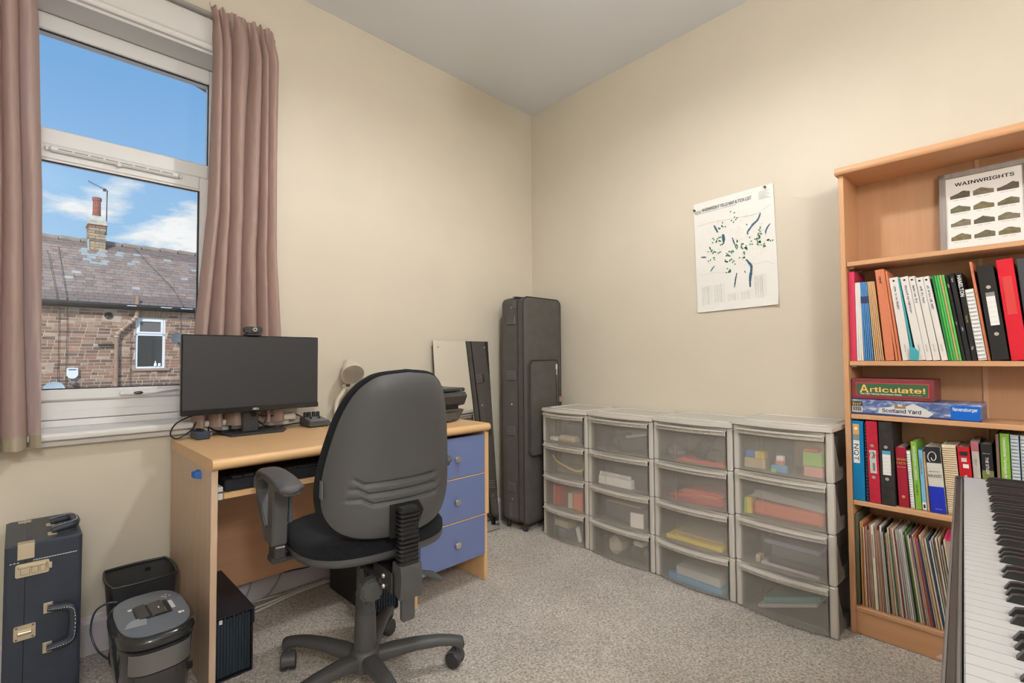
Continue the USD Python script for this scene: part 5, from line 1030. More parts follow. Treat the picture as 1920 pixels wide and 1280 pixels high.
c.part('plinth', B().box(2.345, 2.361, -.196, .570, 0, .089, .001), BKY)
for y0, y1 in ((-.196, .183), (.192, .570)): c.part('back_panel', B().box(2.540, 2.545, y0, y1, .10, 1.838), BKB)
c.part('back_strip', B().box(2.535, 2.541, .180, .195, .106, 1.838, .002), wood('strip_pale', lin(206, 170, 140), 2))
for z in (1.462, 1.060, .847, .504):
    for x in (2.375, 2.50): c.part('shelf_pin', B().box(x, x + .014, .552, .570, z - .006, z - .0005, .001), mat('pin_clear', (.7, .66, .6), .3))
c.part('plinth_chip', B().hull([(2.3445, .285 + a, .006 + b_) for a, b_ in ((0, 0), (.02, .012), (.045, .004), (.03, .02), (.012, .022))] + [(2.346, .30, .01)]), mat('chip_pale', (.75, .62, .5), .8), False)

def P_(name, c_, rough=.5, **k): return mat('book_' + name, c_, rough, .4, **k)
CREAM = P_('page_cream', (.72, .66, .54), .85); PAGEW = P_('page_white', (.80, .79, .76), .85)
def volume(name, label, cat, yb, yt, w, h_, cover, z0, x=2.362, depth=.16, group=None, pages=PAGEW, spine=True, thin=False, rz=0, deco=None, tape=None):
    """a standing volume: its bottom left corner at y=yb, its top left corner at y=yt; parts: cover, page block, decoration on the spine
    local frame: x into the shelf, y to the left (the volume spans -w..0), z up"""
    a = math.degrees(math.asin(max(-.6, min(.6, (yt - yb) / h_)))); lift = w * math.sin(math.radians(abs(a))) if a < 0 else 0
    t = Thing(name, label, cat, at=(x, yb, z0 + .0008 + lift), rx=-a, rz=0, group=group, absolute=False)
    th = min(.0022, w * .3)
    if thin: t.part('cover', B().box(0, depth, -w + .0003, -.0003, 0, h_, min(.0012, w * .3)), cover)
    else:
        b = B().box(0, .004, -w + .0004, -.0004, 0, h_, .0014).box(.002, depth, -th - .0004, -.0004, 0, h_).box(.002, depth, -w + .0004, -w + th + .0004, 0, h_)
        t.part('cover', b, cover); t.part('page_block', B().box(.0035, depth - .004, -w + th + .0006, -th - .0006, .003, h_ - .004), pages, False)
    if deco: deco(t, w, h_)
    return t
SF = lambda y, z, d=.0006: frame((-d, y, z), (0, -1, 0), (0, 0, 1))          # upright print on a spine
SD = lambda y, z, d=.0006: frame((-d, y, z), (0, 0, -1), (0, -1, 0))         # print running down a spine
def patch(t, name, y0, y1, z0, z1, m_, d=.0009, under=None): return t.part(name, B().box(-d, .0005, y0, y1, z0, z1), m_, False, under=under)
def down(s_, size, y, z, m_, width=None): return lambda t, w, h: t.part('lettering', B().text(s_, size, SD(y if y < 0 else -w / 2 + size / 2, z), width, .0003, True), m_, False)
S2, S4, S0 = 1.0785, .5225, .106
REDP, REDB = P_('pink_red', (.62, .05, .11), .4), P_('red', (.58, .018, .03), .4)
WH, TAN, LB = P_('white', (.74, .71, .68)), P_('tan', (.66, .42, .22)), P_('light_blue', (.10, .28, .58))
ORF = P_('orange_folder', (.62, .20, .10), .6)
def ink(*items):
    def f(t, w, h):
        for s_, size, z, m_ in items: t.part('lettering', B().text(s_, size, SD(-w / 2 + size / 2, z), None, .0003, True), m_, False)
    return f
# --- second shelf
volume('binder', 'pink red plastic binder at the left end of the shelf under the framed print', 'binder', .5695, .5695, .023, .362, REDP, S2)
for i, (n, col, m_) in enumerate([(3, 'white', WH), (5, 'light blue', LB), (5, 'tan', TAN)]):
    y0, y1, yt0, yt1 = ((.546, .523, .5465, .530), (.522, .489, .529, .506), (.488, .456, .505, .481))[i]
    for k in range(n):
        w = (y0 - y1) / n * (1, .76, .80)[i]; st_ = (y0 - y1) / n
        def band(t, w_, h_, k=k): patch(t, 'title_band', -w_ + .0002, -.0002, h_ - .085, h_ - .058, NAVY)
        volume('music_booklet', f'thin {col} booklet, {["first", "second", "third", "fourth", "fifth"][k]} from the left of the {col} ones', 'booklet', y0 - k * st_, yt0 + (yt1 - yt0) * k / n, w * .96, .316, m_, S2, group=f'{col} booklets under the framed print', thin=True, deco=band if i == 1 else None)
volume('folder', 'fat orange card folder with handwriting on its spine, left one', 'folder', .452, .4775, .029, .358, ORF, S2, x=2.356, deco=ink(('~xxxxx', .010, .33, INK)))
volume('folder', 'thin orange card folder right of the fat orange one', 'folder', .4205, .4550, .0080, .354, ORF, S2, x=2.357, thin=True)
volume('folder', 'thin orange card folder touching the thick white song book', 'folder', .411, .4455, .0075, .350, ORF, S2, x=2.357, thin=True)
whites = [('~xxxxx xx xxx xxxxxxx', .400, .4350, .0285, .322, 'worn thick white music book with a torn top'), ('~xxxxxxxx xxx xxxxxxxxxx', .356, .4012, .0255, .322, 'white music book right of the teal edged one'), ('~xxxxxx xxx xxxx', .3305, .375, .0185, .321, 'slim white music book, third white one from the left'), ('~xxxx xxx xxxxx', .311, .3545, .0215, .314, 'white music book, second white one from the green books'), ('~xxx xxxxxx xxx xxxxx', .2875, .3335, .019, .316, 'white music book nearest the green books')]
for s_, yb, yt, w, h_, lab in whites:
    def d_(t, w_, hh, s_=s_):
        t.part('lettering', B().text(s_, min(.0075, w_ * .4), SD(-w_ / 2 + .0035, hh - .035), None, .0003, False), mat('print_violet', (.14, .11, .26), .7), False)
        t.part('lettering', B().text('~xxxxx xxxxx', .004, SD(-w_ / 2 + .002, .06), None, .0003, False), mat('print_grey', (.3, .3, .32), .7), False); patch(t, 'emblem', -w_ / 2 - .003, -w_ / 2 + .003, hh - .016, hh - .010, INK)
    volume('music_book', lab, 'book', yb, yt, w, h_, WH, S2, deco=d_)
tb = volume('music_book', 'slim teal music book wedged between two white ones', 'book', .369, .4085, .0065, .318, TEAL, S2, thin=True)
single('teal_tab', B().prism(Polygon([(0, 0), (.022, 0), (.024, .03), (.012, .045), (0, .048)]).buffer(.0015), .0015, FACE_B(.374, S2 + .004, 2.352)), TEAL, 'bright teal card corner sticking out below the white music books', 'card', (2.352, .36, S2 + .003))
gs = [('dark green', (.03, .22, .07)), ('bright green', (.07, .42, .08)), ('bright green', (.08, .46, .10)), ('tan', (.45, .36, .17)), ('lime green', (.12, .52, .10))]
for k, (n, col) in enumerate(gs): volume('music_booklet', f'{n} music booklet, {["first", "second", "third", "fourth", "fifth"][k]} from the left of the green group', 'booklet', .2675 - k * .0072, .3080 - k * .0072, .0069, .316, P_('green_' + str(k), col, .35), S2, thin=True, group='green booklets under the framed print')
BKK = P_('black', (.020, .020, .022), .3)
volume('book', 'slim black music book right of the lime green booklet', 'book', .2300, .2700, .009, .312, BKK, S2, deco=ink(('~xxxxx', .005, .28, INKW), ('~xxxxx', .004, .14, INKW)))
volume('book', 'black music book with small white lettering left of the HAMILTON book', 'book', .2205, .2595, .0145, .317, BKK, S2, deco=ink(('~xxxx', .007, .30, INKW), ('~xxxxx', .005, .12, INKW)))
volume('book', 'black book lettered HAMILTON down its spine', 'book', .2055, .2405, .0145, .317, BKK, S2, deco=ink(('HAMILTON', .0105, .308, INKW), ('~xxxxxxx', .006, .16, mat('print_gold', (.6, .35, .08), .5)), ('~xxx', .007, .05, INKW)))
def combs(t, w, h_, n, m_, pitch=None):
    for k in range(n):
        z = .010 + (h_ - .02) * k / (n - 1); t.part('comb_ring', B().box(-.006, .003, -w + .0015, -.0015, z - .0034, z + .0034, .002), m_, 30)
volume('comb_bound_book', 'white comb bound book below the tall orange folder', 'book', .1900, .2185, .0235, .254, WH, S2, deco=lambda t, w, h: combs(t, w, h, 18, OUTW))
volume('folder', 'tall orange folder standing left of the black binder', 'folder', .1655, .2050, .0085, .352, ORF, S2, x=2.363, thin=True)
def binder_label(t, w, h, z0=.12, z1=.235, m_=PAPER):
    p = patch(t, 'spine_label', -w * .80, -w * .28, z0, z1, m_)
    patch(t, 'label_head', -w * .80, -w * .28, z1 - .014, z1, mat('label_grey', (.25, .25, .25), .6), .0012, p)
    for k in range(5): patch(t, 'label_line', -w * .77, -w * .31, z0 + .012 + k * .017, z0 + .0128 + k * .017, mat('label_line', (.5, .5, .52), .7), .0012, p)
    for z in (z1 + .018, z0 - .03): t.part('finger_ring', B().lathe([(.0035, 0), (.0062, .001), (.0062, .0028), (.0035, .0028)], 16, SF(-w * .52, z, 0)), STEEL)
volume('binder', 'black lever arch binder with a white spine label under the framed print', 'binder', .1545, .1860, .043, .330, BKK, S2, x=2.352, depth=.18, deco=binder_label)
def pocket(t, w, h): patch(t, 'label_pocket', -w * .78, -w * .22, .155, .285, P_('pocket_red', (.66, .06, .06), .25), .0012)
volume('binder', 'bright red lever arch binder with a red label pocket', 'binder', .1085, .1370, .042, .345, P_('bright_red', (.66, .012, .03), .32), S2, x=2.352, depth=.18, deco=pocket)
volume('binder', 'dark grey binder right of the bright red one', 'binder', .0640, .0880, .045, .342, P_('charcoal', (.055, .058, .066), .4), S2, x=2.352, depth=.18)
# --- framed print on the top shelf
FG = wood('frame_grey', (.30, .275, .255), 2, .6, .2)
f = Thing('picture_frame', 'grey framed print of twelve hills standing on the top shelf', 'picture', at=(2.505, .170, 1.4815))
fa = math.degrees(math.asin(.018 / .325)); FM = TR(2.505, 0, 1.482) @ RY(fa)
b = B(); y0, y1, hh = .296, .046, .318
for a, c_, d_, e_ in ((y0 - .020, y0, 0, hh), (y1, y1 + .020, 0, hh), (y1, y0, 0, .020), (y1, y0, hh - .020, hh)): b.box(-.012, .006, a, c_, d_, e_, .002, FM)
f.part('frame', b, FG)
f.part('print', B().box(-.003, -.001, y1 + .018, y0 - .018, .018, hh - .018, 0, FM), PAPER, False, label='white print with a bold heading')
FP = FM @ frame((-.0032, 0, 0), (0, -1, 0), (0, 0, 1))                       # print coordinates: x = -y, y = up
f.part('heading', B().text('WAINWRIGHTS', .0125, FP @ TR(-(y0 - .046), hh - .054, 0), .160, .0003, True), INK, False)
HILL = [mat(f'hill_{k}', c_, .8, .2, var=.35, vscale=60, vstretch=(1, 1, 2)) for k, c_ in enumerate(((.13, .115, .095), (.16, .15, .10), (.20, .18, .13), (.19, .165, .10)))]
for r in range(4):
    for q in range(3):
        x0, yb_ = -(y0 - .0325) + q * .0645, hh - .102 - r * .0545; rr = random.Random(r * 3 + q)
        pk = rr.uniform(.3, .75); pts = [(x0, yb_), (x0 + .056, yb_)] + [(x0 + .056 * t, yb_ + .0125 + .015 * max(0, 1 - abs(t - pk) / (.75 if t > pk else .6)) ** 1.2 + rr.uniform(-.001, .001)) for t in np.linspace(1, 0, 12)]
        f.part('hill_picture', B().prism(Polygon(pts).buffer(0), .0003, FP), HILL[(r + q * 2) % 4], False)
        f.part('caption', B().text('~' + 'x' * rr.randint(4, 7) + ' xxxx', .0032, FP @ TR(x0 + .008, yb_ - .008, 0), .038, .0003), mat('print_grey', (.3, .3, .32), .7), False)
f.part('stand', B().box(.004, .010, .15, .19, .01, .2, 0, FM).box(.006, .026, .155, .185, .0, .03), BLK)
# --- game boxes on the third shelf
gx = 2.356
a_ = Thing('board_game', 'maroon Articulate! game box lying on top of the blue game box', 'board game', at=(2.43, .440, .9262))
MRN = mat('game_maroon', (.22, .045, .055), .35, .4, var=.15, vscale=20)
a_.part('box', B().box(gx + .004, 2.52, .311, .569, .9265, 1.0085, .003), MRN)
p = a_.part('panel', B().box(gx + .0025, gx + .005, .324, .553, .940, .993), mat('panel_red', (.55, .04, .05), .4), False)
a_.part('panel_green', B().box(gx + .0018, gx + .004, .3275, .5495, .943, .990), mat('panel_green', (.04, .13, .06), .4), False, under=p)
GOLDP = mat('print_peach', (.85, .48, .14), .5)
a_.part('lettering', B().text('A', .030, FACE_B(.540, .954, gx + .0016), .030, .0003, True), GOLDP, False)
a_.part('lettering', B().text('rticulate!', .0185, FACE_B(.508, .957, gx + .0016), .170, .0003, True), GOLDP, False)
a_.part('lettering', B().text('The Fast Talking Description Game', .0052, FACE_B(.538, .9465, gx + .0016), .132, .0003, True), INKW, False)
a_.part('lettering', B().text('~xxx xxxx xx xxxx', .0028, FACE_B(.384, .9475, gx + .0016), .038, .0002), INKW, False)
s_ = Thing('board_game', 'long blue Scotland Yard game box lying flat on the third shelf', 'board game', at=(2.43, .383, .866))
GB = nodemat('game_blue', {'tc': ('texture_coordinate', {}), 'm': ('mapping', {'scale': (1, 26, 60)}), 'n': ('noise_texture', {'scale': 1, 'detail': 6, 'distortion': 1.2}), 'r': ('rgb_ramp', {'ramp': [(.2, (.03, .045, .14)), (.48, (.12, .17, .36)), (.62, (.32, .38, .56)), (.75, (.70, .74, .82))]}), 'p': ('principled_bsdf', {'roughness': .3})},
             [('tc.object', 'm.vector'), ('m.vector', 'n.vector'), ('n.fac', 'r.fac'), ('r.color', 'p.base_color')], 'p.BSDF')
s_.part('box', B().box(gx, 2.53, .185, .5685, .8665, .9255, .003), GB)
s_.part('box_bottom', B().box(gx - .001, gx + .001, .185, .5685, .8665, .8735), NAVY, False)
p = s_.part('publisher_panel', B().box(gx - .0014, gx + .001, .190, .2665, .869, .918), mat('panel_blue', (.0, .13, .62), .35), False)
s_.part('lettering', B().text('Ravensburger', .0115, FACE_B(.262, .9005, gx - .0016), .066, .0003, True), INKW, False, under=p)
s_.part('age_label', B().box(gx - .0014, gx + .001, .531, .5655, .899, .918), mat('label_dark', (.06, .06, .05), .5), False)
s_.part('lettering', B().text('~xxxx', .012, FACE_B(.563, .902, gx - .0018), .028, .0003, True), mat('print_yellow', (.75, .65, .10), .5), False)
bc = B()
for k in range(14): bc.box(gx - .0018, gx - .001,   .533 + k * .0022, .533 + k * .0022 + (.0006 + .0008 * (k * 7 % 3)), .879, .897)
p = s_.part('barcode_label', B().box(gx - .0014, gx + .001, .531, .5655, .876, .898), PAPER, False); s_.part('barcode', bc, INK, False, under=p, kind='stuff')
p = s_.part('title_cloud', B().prism(Polygon([(-.478, .877), (-.330, .872), (-.316, .884), (-.340, .900), (-.372, .916), (-.392, .905), (-.420, .913), (-.440, .900), (-.474, .893)]).buffer(.002), .0008, frame((gx - .0004, 0, 0), (0, -1, 0), (0, 0, 1))), mat('title_grey_white', (.66, .66, .66), .5), False)
s_.part('lettering', B().text('Scotland Yard', .0135, FACE_B(.468, .8805, gx - .0016), .118, .0003, True), mat('print_dark_blue', (.03, .04, .10), .5), False, under=p)
s_.part('bridge_mark', B().prism(Polygon([(-.428, .897), (-.428, .914), (-.423, .920), (-.418, .914), (-.418, .905), (-.404, .905), (-.404, .914), (-.399, .920), (-.394, .914), (-.394, .897)]), .0004, frame((gx - .0013, 0, 0), (0, -1, 0), (0, 0, 1))), mat('bridge_brown', (.30, .2, .13), .6), False, under=p)
# --- fourth shelf
bb = P_('nqt_blue', (.0, .20, .46), .3)
def nqt(t, w, h):
    p = patch(t, 'spine_label', -w * .66, -w * .14, .148, .238, PAPER)
    t.part('lettering', B().text('NQT', .0155, SD(-w * .40 + .008, .226, .0011), .066, .0003, False), INK, False, under=p)
    p = patch(t, 'brand_label', -w * .66, -w * .14, .240, .303, mat('label_orange', (.72, .36, .10), .5)); patch(t, 'label_foot', -w * .66, -w * .14, .240, .262, mat('label_grey', (.25, .25, .25), .6), .0012, p)
    t.part('label_mark', B().lathe([(.006, 0), (.006, .0004)], 16, SF(-w * .40, .285, .0010)), PAPER, False, under=p)
volume('binder', 'blue binder labelled NQT at the left end of the fourth shelf', 'binder', .5695, .5700, .040, .316, bb, S4, x=2.350, depth=.17, deco=nqt)
volume('comb_bound_book', 'thin black spiral bound book between the blue and the red binder', 'book', .5270, .5285, .0105, .310, P_('navy_black', (.02, .03, .07), .3), S4, x=2.356, deco=lambda t, w, h: combs(t, w, h, 24, BLK))
def redb(t, w, h):
    p = patch(t, 'spine_label', -w * .80, -w * .22, .115, .205, mat('label_grey_white', (.60, .58, .56), .6))
    t.part('drawing', B().tube([(-.0016, -w * .5 + .010 * math.cos(a) * math.sin(a * .37 + 1), .185 + .012 * math.sin(a)) for a in np.linspace(0, 25, 90)], .0004, 4), INK, under=p)
    patch(t, 'barcode_label', -w * .66, -w * .46, .125, .155, mat('label_code', (.2, .19, .19), .6), .0013, p)
    for z in (.222, .100): t.part('finger_ring', B().lathe([(.0035, 0), (.0062, .001), (.0062, .0028), (.0035, .0028)], 16, SF(-w * .5, z, 0)), STEEL)
volume('binder', 'crimson binder with a doodle on its label on the fourth shelf', 'binder', .5160, .5225, .037, .318, P_('crimson', (.50, .015, .045), .4, var=.2, vscale=50), S4, x=2.352, depth=.17, deco=redb)
def blackb(t, w, h):
    p = patch(t, 'spine_label', -w * .80, -w * .22, .115, .208, PAPER); patch(t, 'label_head', -w * .80, -w * .22, .194, .208, mat('label_blue', (.10, .40, .66), .5), .0012, p)
    for k in range(5): patch(t, 'label_line', -w * .77, -w * .25, .124 + k * .014, .1248 + k * .014, mat('label_line', (.5, .5, .52), .7), .0012, p)
    for z in (.222, .100): t.part('finger_ring', B().lathe([(.0035, 0), (.0062, .001), (.0062, .0028), (.0035, .0028)], 16, SF(-w * .5, z, 0)), STEEL)
volume('binder', 'black marbled binder with a blue headed label on the fourth shelf', 'binder', .4780, .4815, .044, .320, P_('marbled', (.030, .028, .028), .45, var=.6, vscale=40), S4, x=2.352, depth=.17, deco=blackb)
def faith(t, w, h):
    g_ = mat('print_gold', (.6, .35, .08), .5)
    t.part('lettering', B().text('SINGING', .0075, SF(-.006 - .030, .175, .0008) @ TR(-.034, 0, 0), .032, .0003, True), g_, False); t.part('lettering', B().text('FAITH', .0085, SF(-.030, .160, .0008) @ TR(-.028, 0, 0), .030, .0003, True), g_, False)
    t.part('lettering', B().text('~xxxx xxxxxxxx', .003, SF(-.004, .148, .0008), .026, .0003), INKW, False)
    t.part('emblem', B().lathe([(.004, 0), (.0055, .0004), (.0055, .0006)], 16, SF(-w * .5, .038, .0006)), g_, False)
volume('hymn_book', 'crimson hymn book lettered FAITH right of the marbled binder', 'book', .4275, .4345, .033, .224, P_('hymn_red', (.36, .012, .035), .5), S4, x=2.372, deco=faith)
volume('comb_bound_book', 'narrow white spiral bound book right of the crimson hymn book', 'book', .3915, .4005, .0125, .214, PAGEW, S4, x=2.370, deco=lambda t, w, h: combs(t, w, h, 22, OUTW))
GRB = P_('leaf_green', (.22, .46, .05), .4)
volume('book', 'leaf green paperback lettered BEHAVIOUR FOR LEARNING', 'book', .3770, .3875, .0190, .250, GRB, S4, x=2.372, pages=PAGEW, deco=ink(('BEHAVIOUR FOR LEARNING', .0068, .235, INKW), ('~xxxxxxx xxxxx xx', .0045, .095, INK)))
volume('book', 'light blue paperback right of the leaf green one', 'book', .3570, .3655, .0135, .222, P_('sky', (.20, .48, .72), .4), S4, x=2.372, deco=lambda t, w, h: (t.part('lettering', B().text('~xxxxxxx xxxxx xxx', .0055, SD(-w / 2 + .003, .19), None, .0003, True), mat('print_mauve', (.35, .12, .2), .6), False), patch(t, 'library_label', -w + .001, -.001, .003, .030, PAPER), patch(t, 'library_mark', -w + .004, -.004, .009, .022, INK, .0013)))
volume('book', 'narrow tan booklet left of the MUSIC dictionary', 'booklet', .3430, .3515, .0075, .216, TAN, S4, x=2.374, thin=True)
def music(t, w, h):
    patch(t, 'top_band', -w + .0004, -.0004, h - .058, h, INK); patch(t, 'bottom_band', -w + .0004, -.0004, 0, .094, P_('royal_blue', (.01, .03, .48), .3))
    t.part('swirl', B().tube([(-.0016, -w * .48 + .014 * math.cos(a) * (1 - a / 9), h - .036 + .020 * math.sin(a) * (1 - a / 14)) for a in np.linspace(-1, 6.0, 40)], .0014, 5), PAPER)
    t.part('lettering', B().text('MUSIC', .0095, SF(-.003, .128, .0009), w - .007, .0003), INK, False); t.part('lettering', B().text('~xxxxxx xxxxxxxxxx', .003, SF(-.006, .147, .0009), w - .014, .0003), INK, False); t.part('lettering', B().text('~xxxxxx', .0036, SF(-w * .32, .012, .0012), .018, .0003, True), INKW, False)
volume('music_dictionary', 'thick paperback lettered MUSIC with a royal blue foot', 'book', .3320, .3450, .0440, .238, P_('off_white', (.66, .63, .57), .45), S4, x=2.368, pages=CREAM, deco=music)
volume('comb_bound_book', 'thick cream comb bound book right of the MUSIC dictionary', 'book', .2860, .2990, .0395, .250, CREAM, S4, x=2.378, pages=CREAM, deco=lambda t, w, h: combs(t, w, h, 30, P_('comb_cream', (.68, .55, .38), .5)))
volume('book', 'red paperback with white pictures behind the piano end', 'book', .2440, .2560, .0335, .248, P_('scarlet', (.52, .01, .02), .35), S4, x=2.374, deco=lambda t, w, h: ([patch(t, 'picture_patch', -w + .006 + .004 * (k % 2), -.006 - .003 * (k % 3), h - .030 - .022 * k, h - .016 - .022 * k, (INK, mat('label_grey_white', (.60, .58, .56), .6), INKW)[k % 3]) for k in range(3)], t.part('lettering', B().text('WEST', .008, SD(-w / 2 + .004, .15), None, .0003, True), INKW, False)))
volume('book', 'grey book with a dusky pink top right of the red paperback', 'book', .2090, .2195, .0200, .272, P_('stone', (.48, .44, .40), .5), S4, x=2.374, deco=lambda t, w, h: (patch(t, 'pink_top', -w + .0003, -.0003, h - .034, h, P_('dusky', (.42, .12, .16), .5)), t.part('lettering', B().text('~xxxxx', .008, SD(-w / 2 + .004, .21), None, .0003), mat('print_grey', (.3, .3, .32), .7), False)))
volume('book', 'dark paperback lettered THE STUDY with a green picture', 'book', .1875, .1945, .0300, .266, BKK, S4, x=2.374, deco=lambda t, w, h: (patch(t, 'picture_patch', -w + .0004, -.0004, .10, .175, P_('olive', (.17, .19, .06), .5)), t.part('lettering', B().text('THE STUDY', .0075, SD(-w / 2 + .004, h - .045, .0011), None, .0003, True), INKW, False), t.part('lettering', B().text('~xxxxxx xxxx', .003, SF(-.005, h - .034), .018, .0003), INKW, False)))
volume('book', 'narrow brown book left of the bright green one', 'book', .1525, .1560, .0090, .304, P_('brown', (.22, .14, .11), .5), S4, x=2.374, thin=True)
volume('book', 'bright green music textbook with white lettering down its spine', 'book', .1425, .1455, .0240, .308, GRB, S4, x=2.370, deco=ink(('Compositional Techniques for', .0072, .296, INKW)))
volume('comb_bound_book', 'pale blue comb bound book right of the bright green textbook', 'book', .1165, .1205, .0215, .306, P_('ice_blue', (.44, .54, .60), .4), S4, x=2.370, deco=lambda t, w, h: combs(t, w, h, 26, P_('comb_ice', (.55, .60, .66), .4)))
volume('comb_bound_book', 'pale blue comb bound book furthest right on the fourth shelf', 'book', .0940, .0970, .0215, .306, P_('ice_green', (.46, .56, .56), .4), S4, x=2.370, deco=lambda t, w, h: combs(t, w, h, 26, P_('comb_ice', (.55, .60, .66), .4)))
# --- sheet music on the bottom shelf
volume('folder', 'olive green card folder at the left end of the bottom shelf', 'folder', .5695, .5690, .012, .358, P_('olive_card', (.10, .115, .075), .7), S0, x=2.356, depth=.18)
MUS = dict(cream=(.66, .58, .45), white=(.70, .68, .64), tan=(.55, .37, .23), buff=(.62, .47, .32), orange=(.66, .34, .14), grey=(.45, .43, .41), brown=(.36, .22, .15), red=(.55, .08, .05), teal=(.06, .22, .21), maroon=(.33, .05, .05), green=(.10, .28, .06), violet=(.20, .11, .20), navy=(.06, .06, .16), blue=(.06, .12, .24), rose=(.48, .26, .22), ivory=(.74, .70, .58), black=(.05, .05, .055))
seq = [('orange', 7), ('orange', 5), ('cream', 4), ('red', 3), ('grey', 4), ('brown', 4), ('tan', 5), ('brown', 6), ('ivory', 11), ('buff', 5), ('rose', 4), ('tan', 5), ('brown', 4), ('white', 7), ('grey', 5), ('black', 3), ('buff', 6), ('tan', 4), ('cream', 6), ('teal', 3), ('orange', 4), ('buff', 4), ('white', 5), ('maroon', 4), ('grey', 7), ('grey', 5), ('white', 7), ('white', 5), ('grey', 4), ('black', 3), ('green', 6), ('cream', 7), ('cream', 5), ('violet', 3), ('buff', 6), ('cream', 4), ('red', 4), ('rose', 3), ('navy', 5), ('cream', 6), ('tan', 8), ('cream', 6), ('blue', 5), ('white', 5), ('cream', 5), ('brown', 3), ('white', 5), ('buff', 5), ('grey', 5), ('cream', 5)]
tot = sum(w for _, w in seq); yb, yend = .5530, .262; sc = (yb - yend) / tot
ORD = 'first second third fourth fifth sixth seventh eighth ninth tenth'.split(); cnt = {}
for k, (n, w) in enumerate(seq):
    cnt[n] = cnt.get(n, 0) + 1; ww = w * sc * .80; q = (yb - .553) / (yend - .553)
    h_ = .318 + rng.uniform(-.016, .012); lean = .002 + .040 * min(1, q * 1.25) - (.010 * max(0, q - .85) / .15)
    yt = yb + lean * h_ / .318
    label = f'thin {n} sheet music volume on the bottom shelf, {ORD[cnt[n] - 1]} {n} one from the left' if sum(1 for a, _ in seq if a == n) > 1 else f'thin {n} sheet music volume leaning on the bottom shelf'
    dec = None
    if k % 4 == 0 and ww > .004: dec = lambda t, w_, hh: t.part('spine_print', B().box(-.0006, .0003, -w_ * .7, -w_ * .3, .20, .29), mat('print_faint', (.36, .30, .24), .8), False)
    volume('sheet_music', label, 'sheet music', yb, yt, ww, h_, P_('music_' + n, MUS[n], .8, var=.1, vscale=25), S0, x=2.356 + rng.uniform(0, .010), depth=.17, thin=True, group='sheet music on the bottom shelf', deco=dec)
    yb -= w * sc
for i, (dy, ang) in enumerate(((0, 8), (.010, -6))):
    single('page_tab', B().box(-.001, .001, -.006, .006, 0, .040, .0005), mat('tab_hot_pink', (.72, .03, .16), .5), ['hot pink page marker sticking up from the sheet music', 'second hot pink page marker beside the first'][i], 'page marker', (2.39, .298 - dy, S0 + .318), rx=ang + 10, ry=15, absolute=False)

# ================================================================== digital piano in the right foreground; local frame: x along the keys (0 = near end), y = 0 at the key fronts
PB = mat('piano_dark_wood', (.040, .032, .029), .38, .45, var=.25, vscale=5, vstretch=(1, 8, 8), bump=.05, bscale=200)
PE = mat('piano_edge', (.13, .115, .11), .35, .5)  # paler than the body: the catch light on the slip put into colour
KW = mat('key_white', (.47, .475, .475), .26, .5)
KB = mat('key_black', (.025, .024, .024), .30, .5)
pn = Thing('digital_piano', 'dark digital piano with white and black keys in the right foreground', 'piano', at=(.535, .060, 0), rz=5.5, absolute=False)
ZK, PW, NW = .780, .0235, 52
L_ = PW * NW
for k in range(NW):
    x = L_ - (k + 1) * PW
    pn.part('white_key', B().hull([(x + a, y, z) for a in (.0006, PW - .0006) for y, z in ((-.150, ZK), (-.0015, ZK), (0, ZK - .0015), (0, ZK - .016), (-.150, ZK - .016))]), KW, 30)
    if k % 7 in (0, 2, 3, 5, 6) and k < NW - 1:
        xb = x - .0055
        pn.part('black_key', B().hull([(xb + a, y, z) for a, y, z in ((.0005, -.0395, ZK - .002), (.0105, -.0395, ZK - .002), (.0005, -.150, ZK - .002), (.0105, -.150, ZK - .002), (.0012, -.0465, ZK + .0095), (.0098, -.0465, ZK + .0095), (.0016, -.054, ZK + .0115), (.0094, -.054, ZK + .0115), (.0016, -.150, ZK + .0115), (.0094, -.150, ZK + .0115))]), KB, 20)
pn.part('key_slip', B().box(-.03, L_ + .012, .0035, .0165, .66, ZK - .006, .003), PB)
pn.part('slip_edge_highlight', B().box(-.03, L_ + .012, .0140, .0172, .655, ZK - .0035, .0012).box(-.03, L_ + .012, .0015, .0062, .76, ZK - .004, .0012), PE)
pn.part('key_bed', B().box(-.03, L_ + .012, -.31, .003, .66, ZK - .018, .002), PB)
pn.part('end_cheek', B().box(L_ + .0015, L_ + .012, -.31, .0172, .655, ZK - .001, .003), PB)
pn.part('end_cheek', B().box(-.026, -.0015, -.31, .0172, .655, ZK - .001, .003), PB)
pn.part('control_panel', B().hull([(x, y, z) for x in (-.026, L_ + .012) for y, z in ((-.152, ZK + .004), (-.152, ZK + .016), (-.175, ZK + .032), (-.31, ZK + .036), (-.31, ZK - .02), (-.152, ZK - .01))]), PB)
for k in range(6): pn.part('panel_button', B().box(.30 + k * .03, .318 + k * .03, -.235, -.224, ZK + .032, ZK + .0365, .001), BLK)
pn.part('volume_slider', B().box(.16, .22, -.234, -.226, ZK + .032, ZK + .036).box(.185, .193, -.238, -.222, ZK + .034, ZK + .042, .001), BLK)
for x in (-.024, L_ + .004):
    pn.part('leg_panel', B().box(x, x + .020, -.30, -.02, .03, .655, .002), PB); pn.part('leg_foot', B().box(x - .006, x + .026, -.32, .015, .0, .030, .004), PB)
pn.part('back_panel', B().box(-.004, L_ + .004, -.285, -.270, .20, .46, .002), PB)
pn.part('pedal_bar', B().box(-.004, L_ + .004, -.24, -.20, .06, .10, .003), PB)
for k in range(3): pn.part('pedal', B().box(.55 + k * .06, .572 + k * .06, -.20, -.13, .066, .076, .003), BRASS)

# ================================================================== map poster pinned to the right wall
pr = Thing('map_poster', 'white wall map poster of fells with blue lakes and green dots', 'poster', at=(XW - .002, 1.120, 1.340))
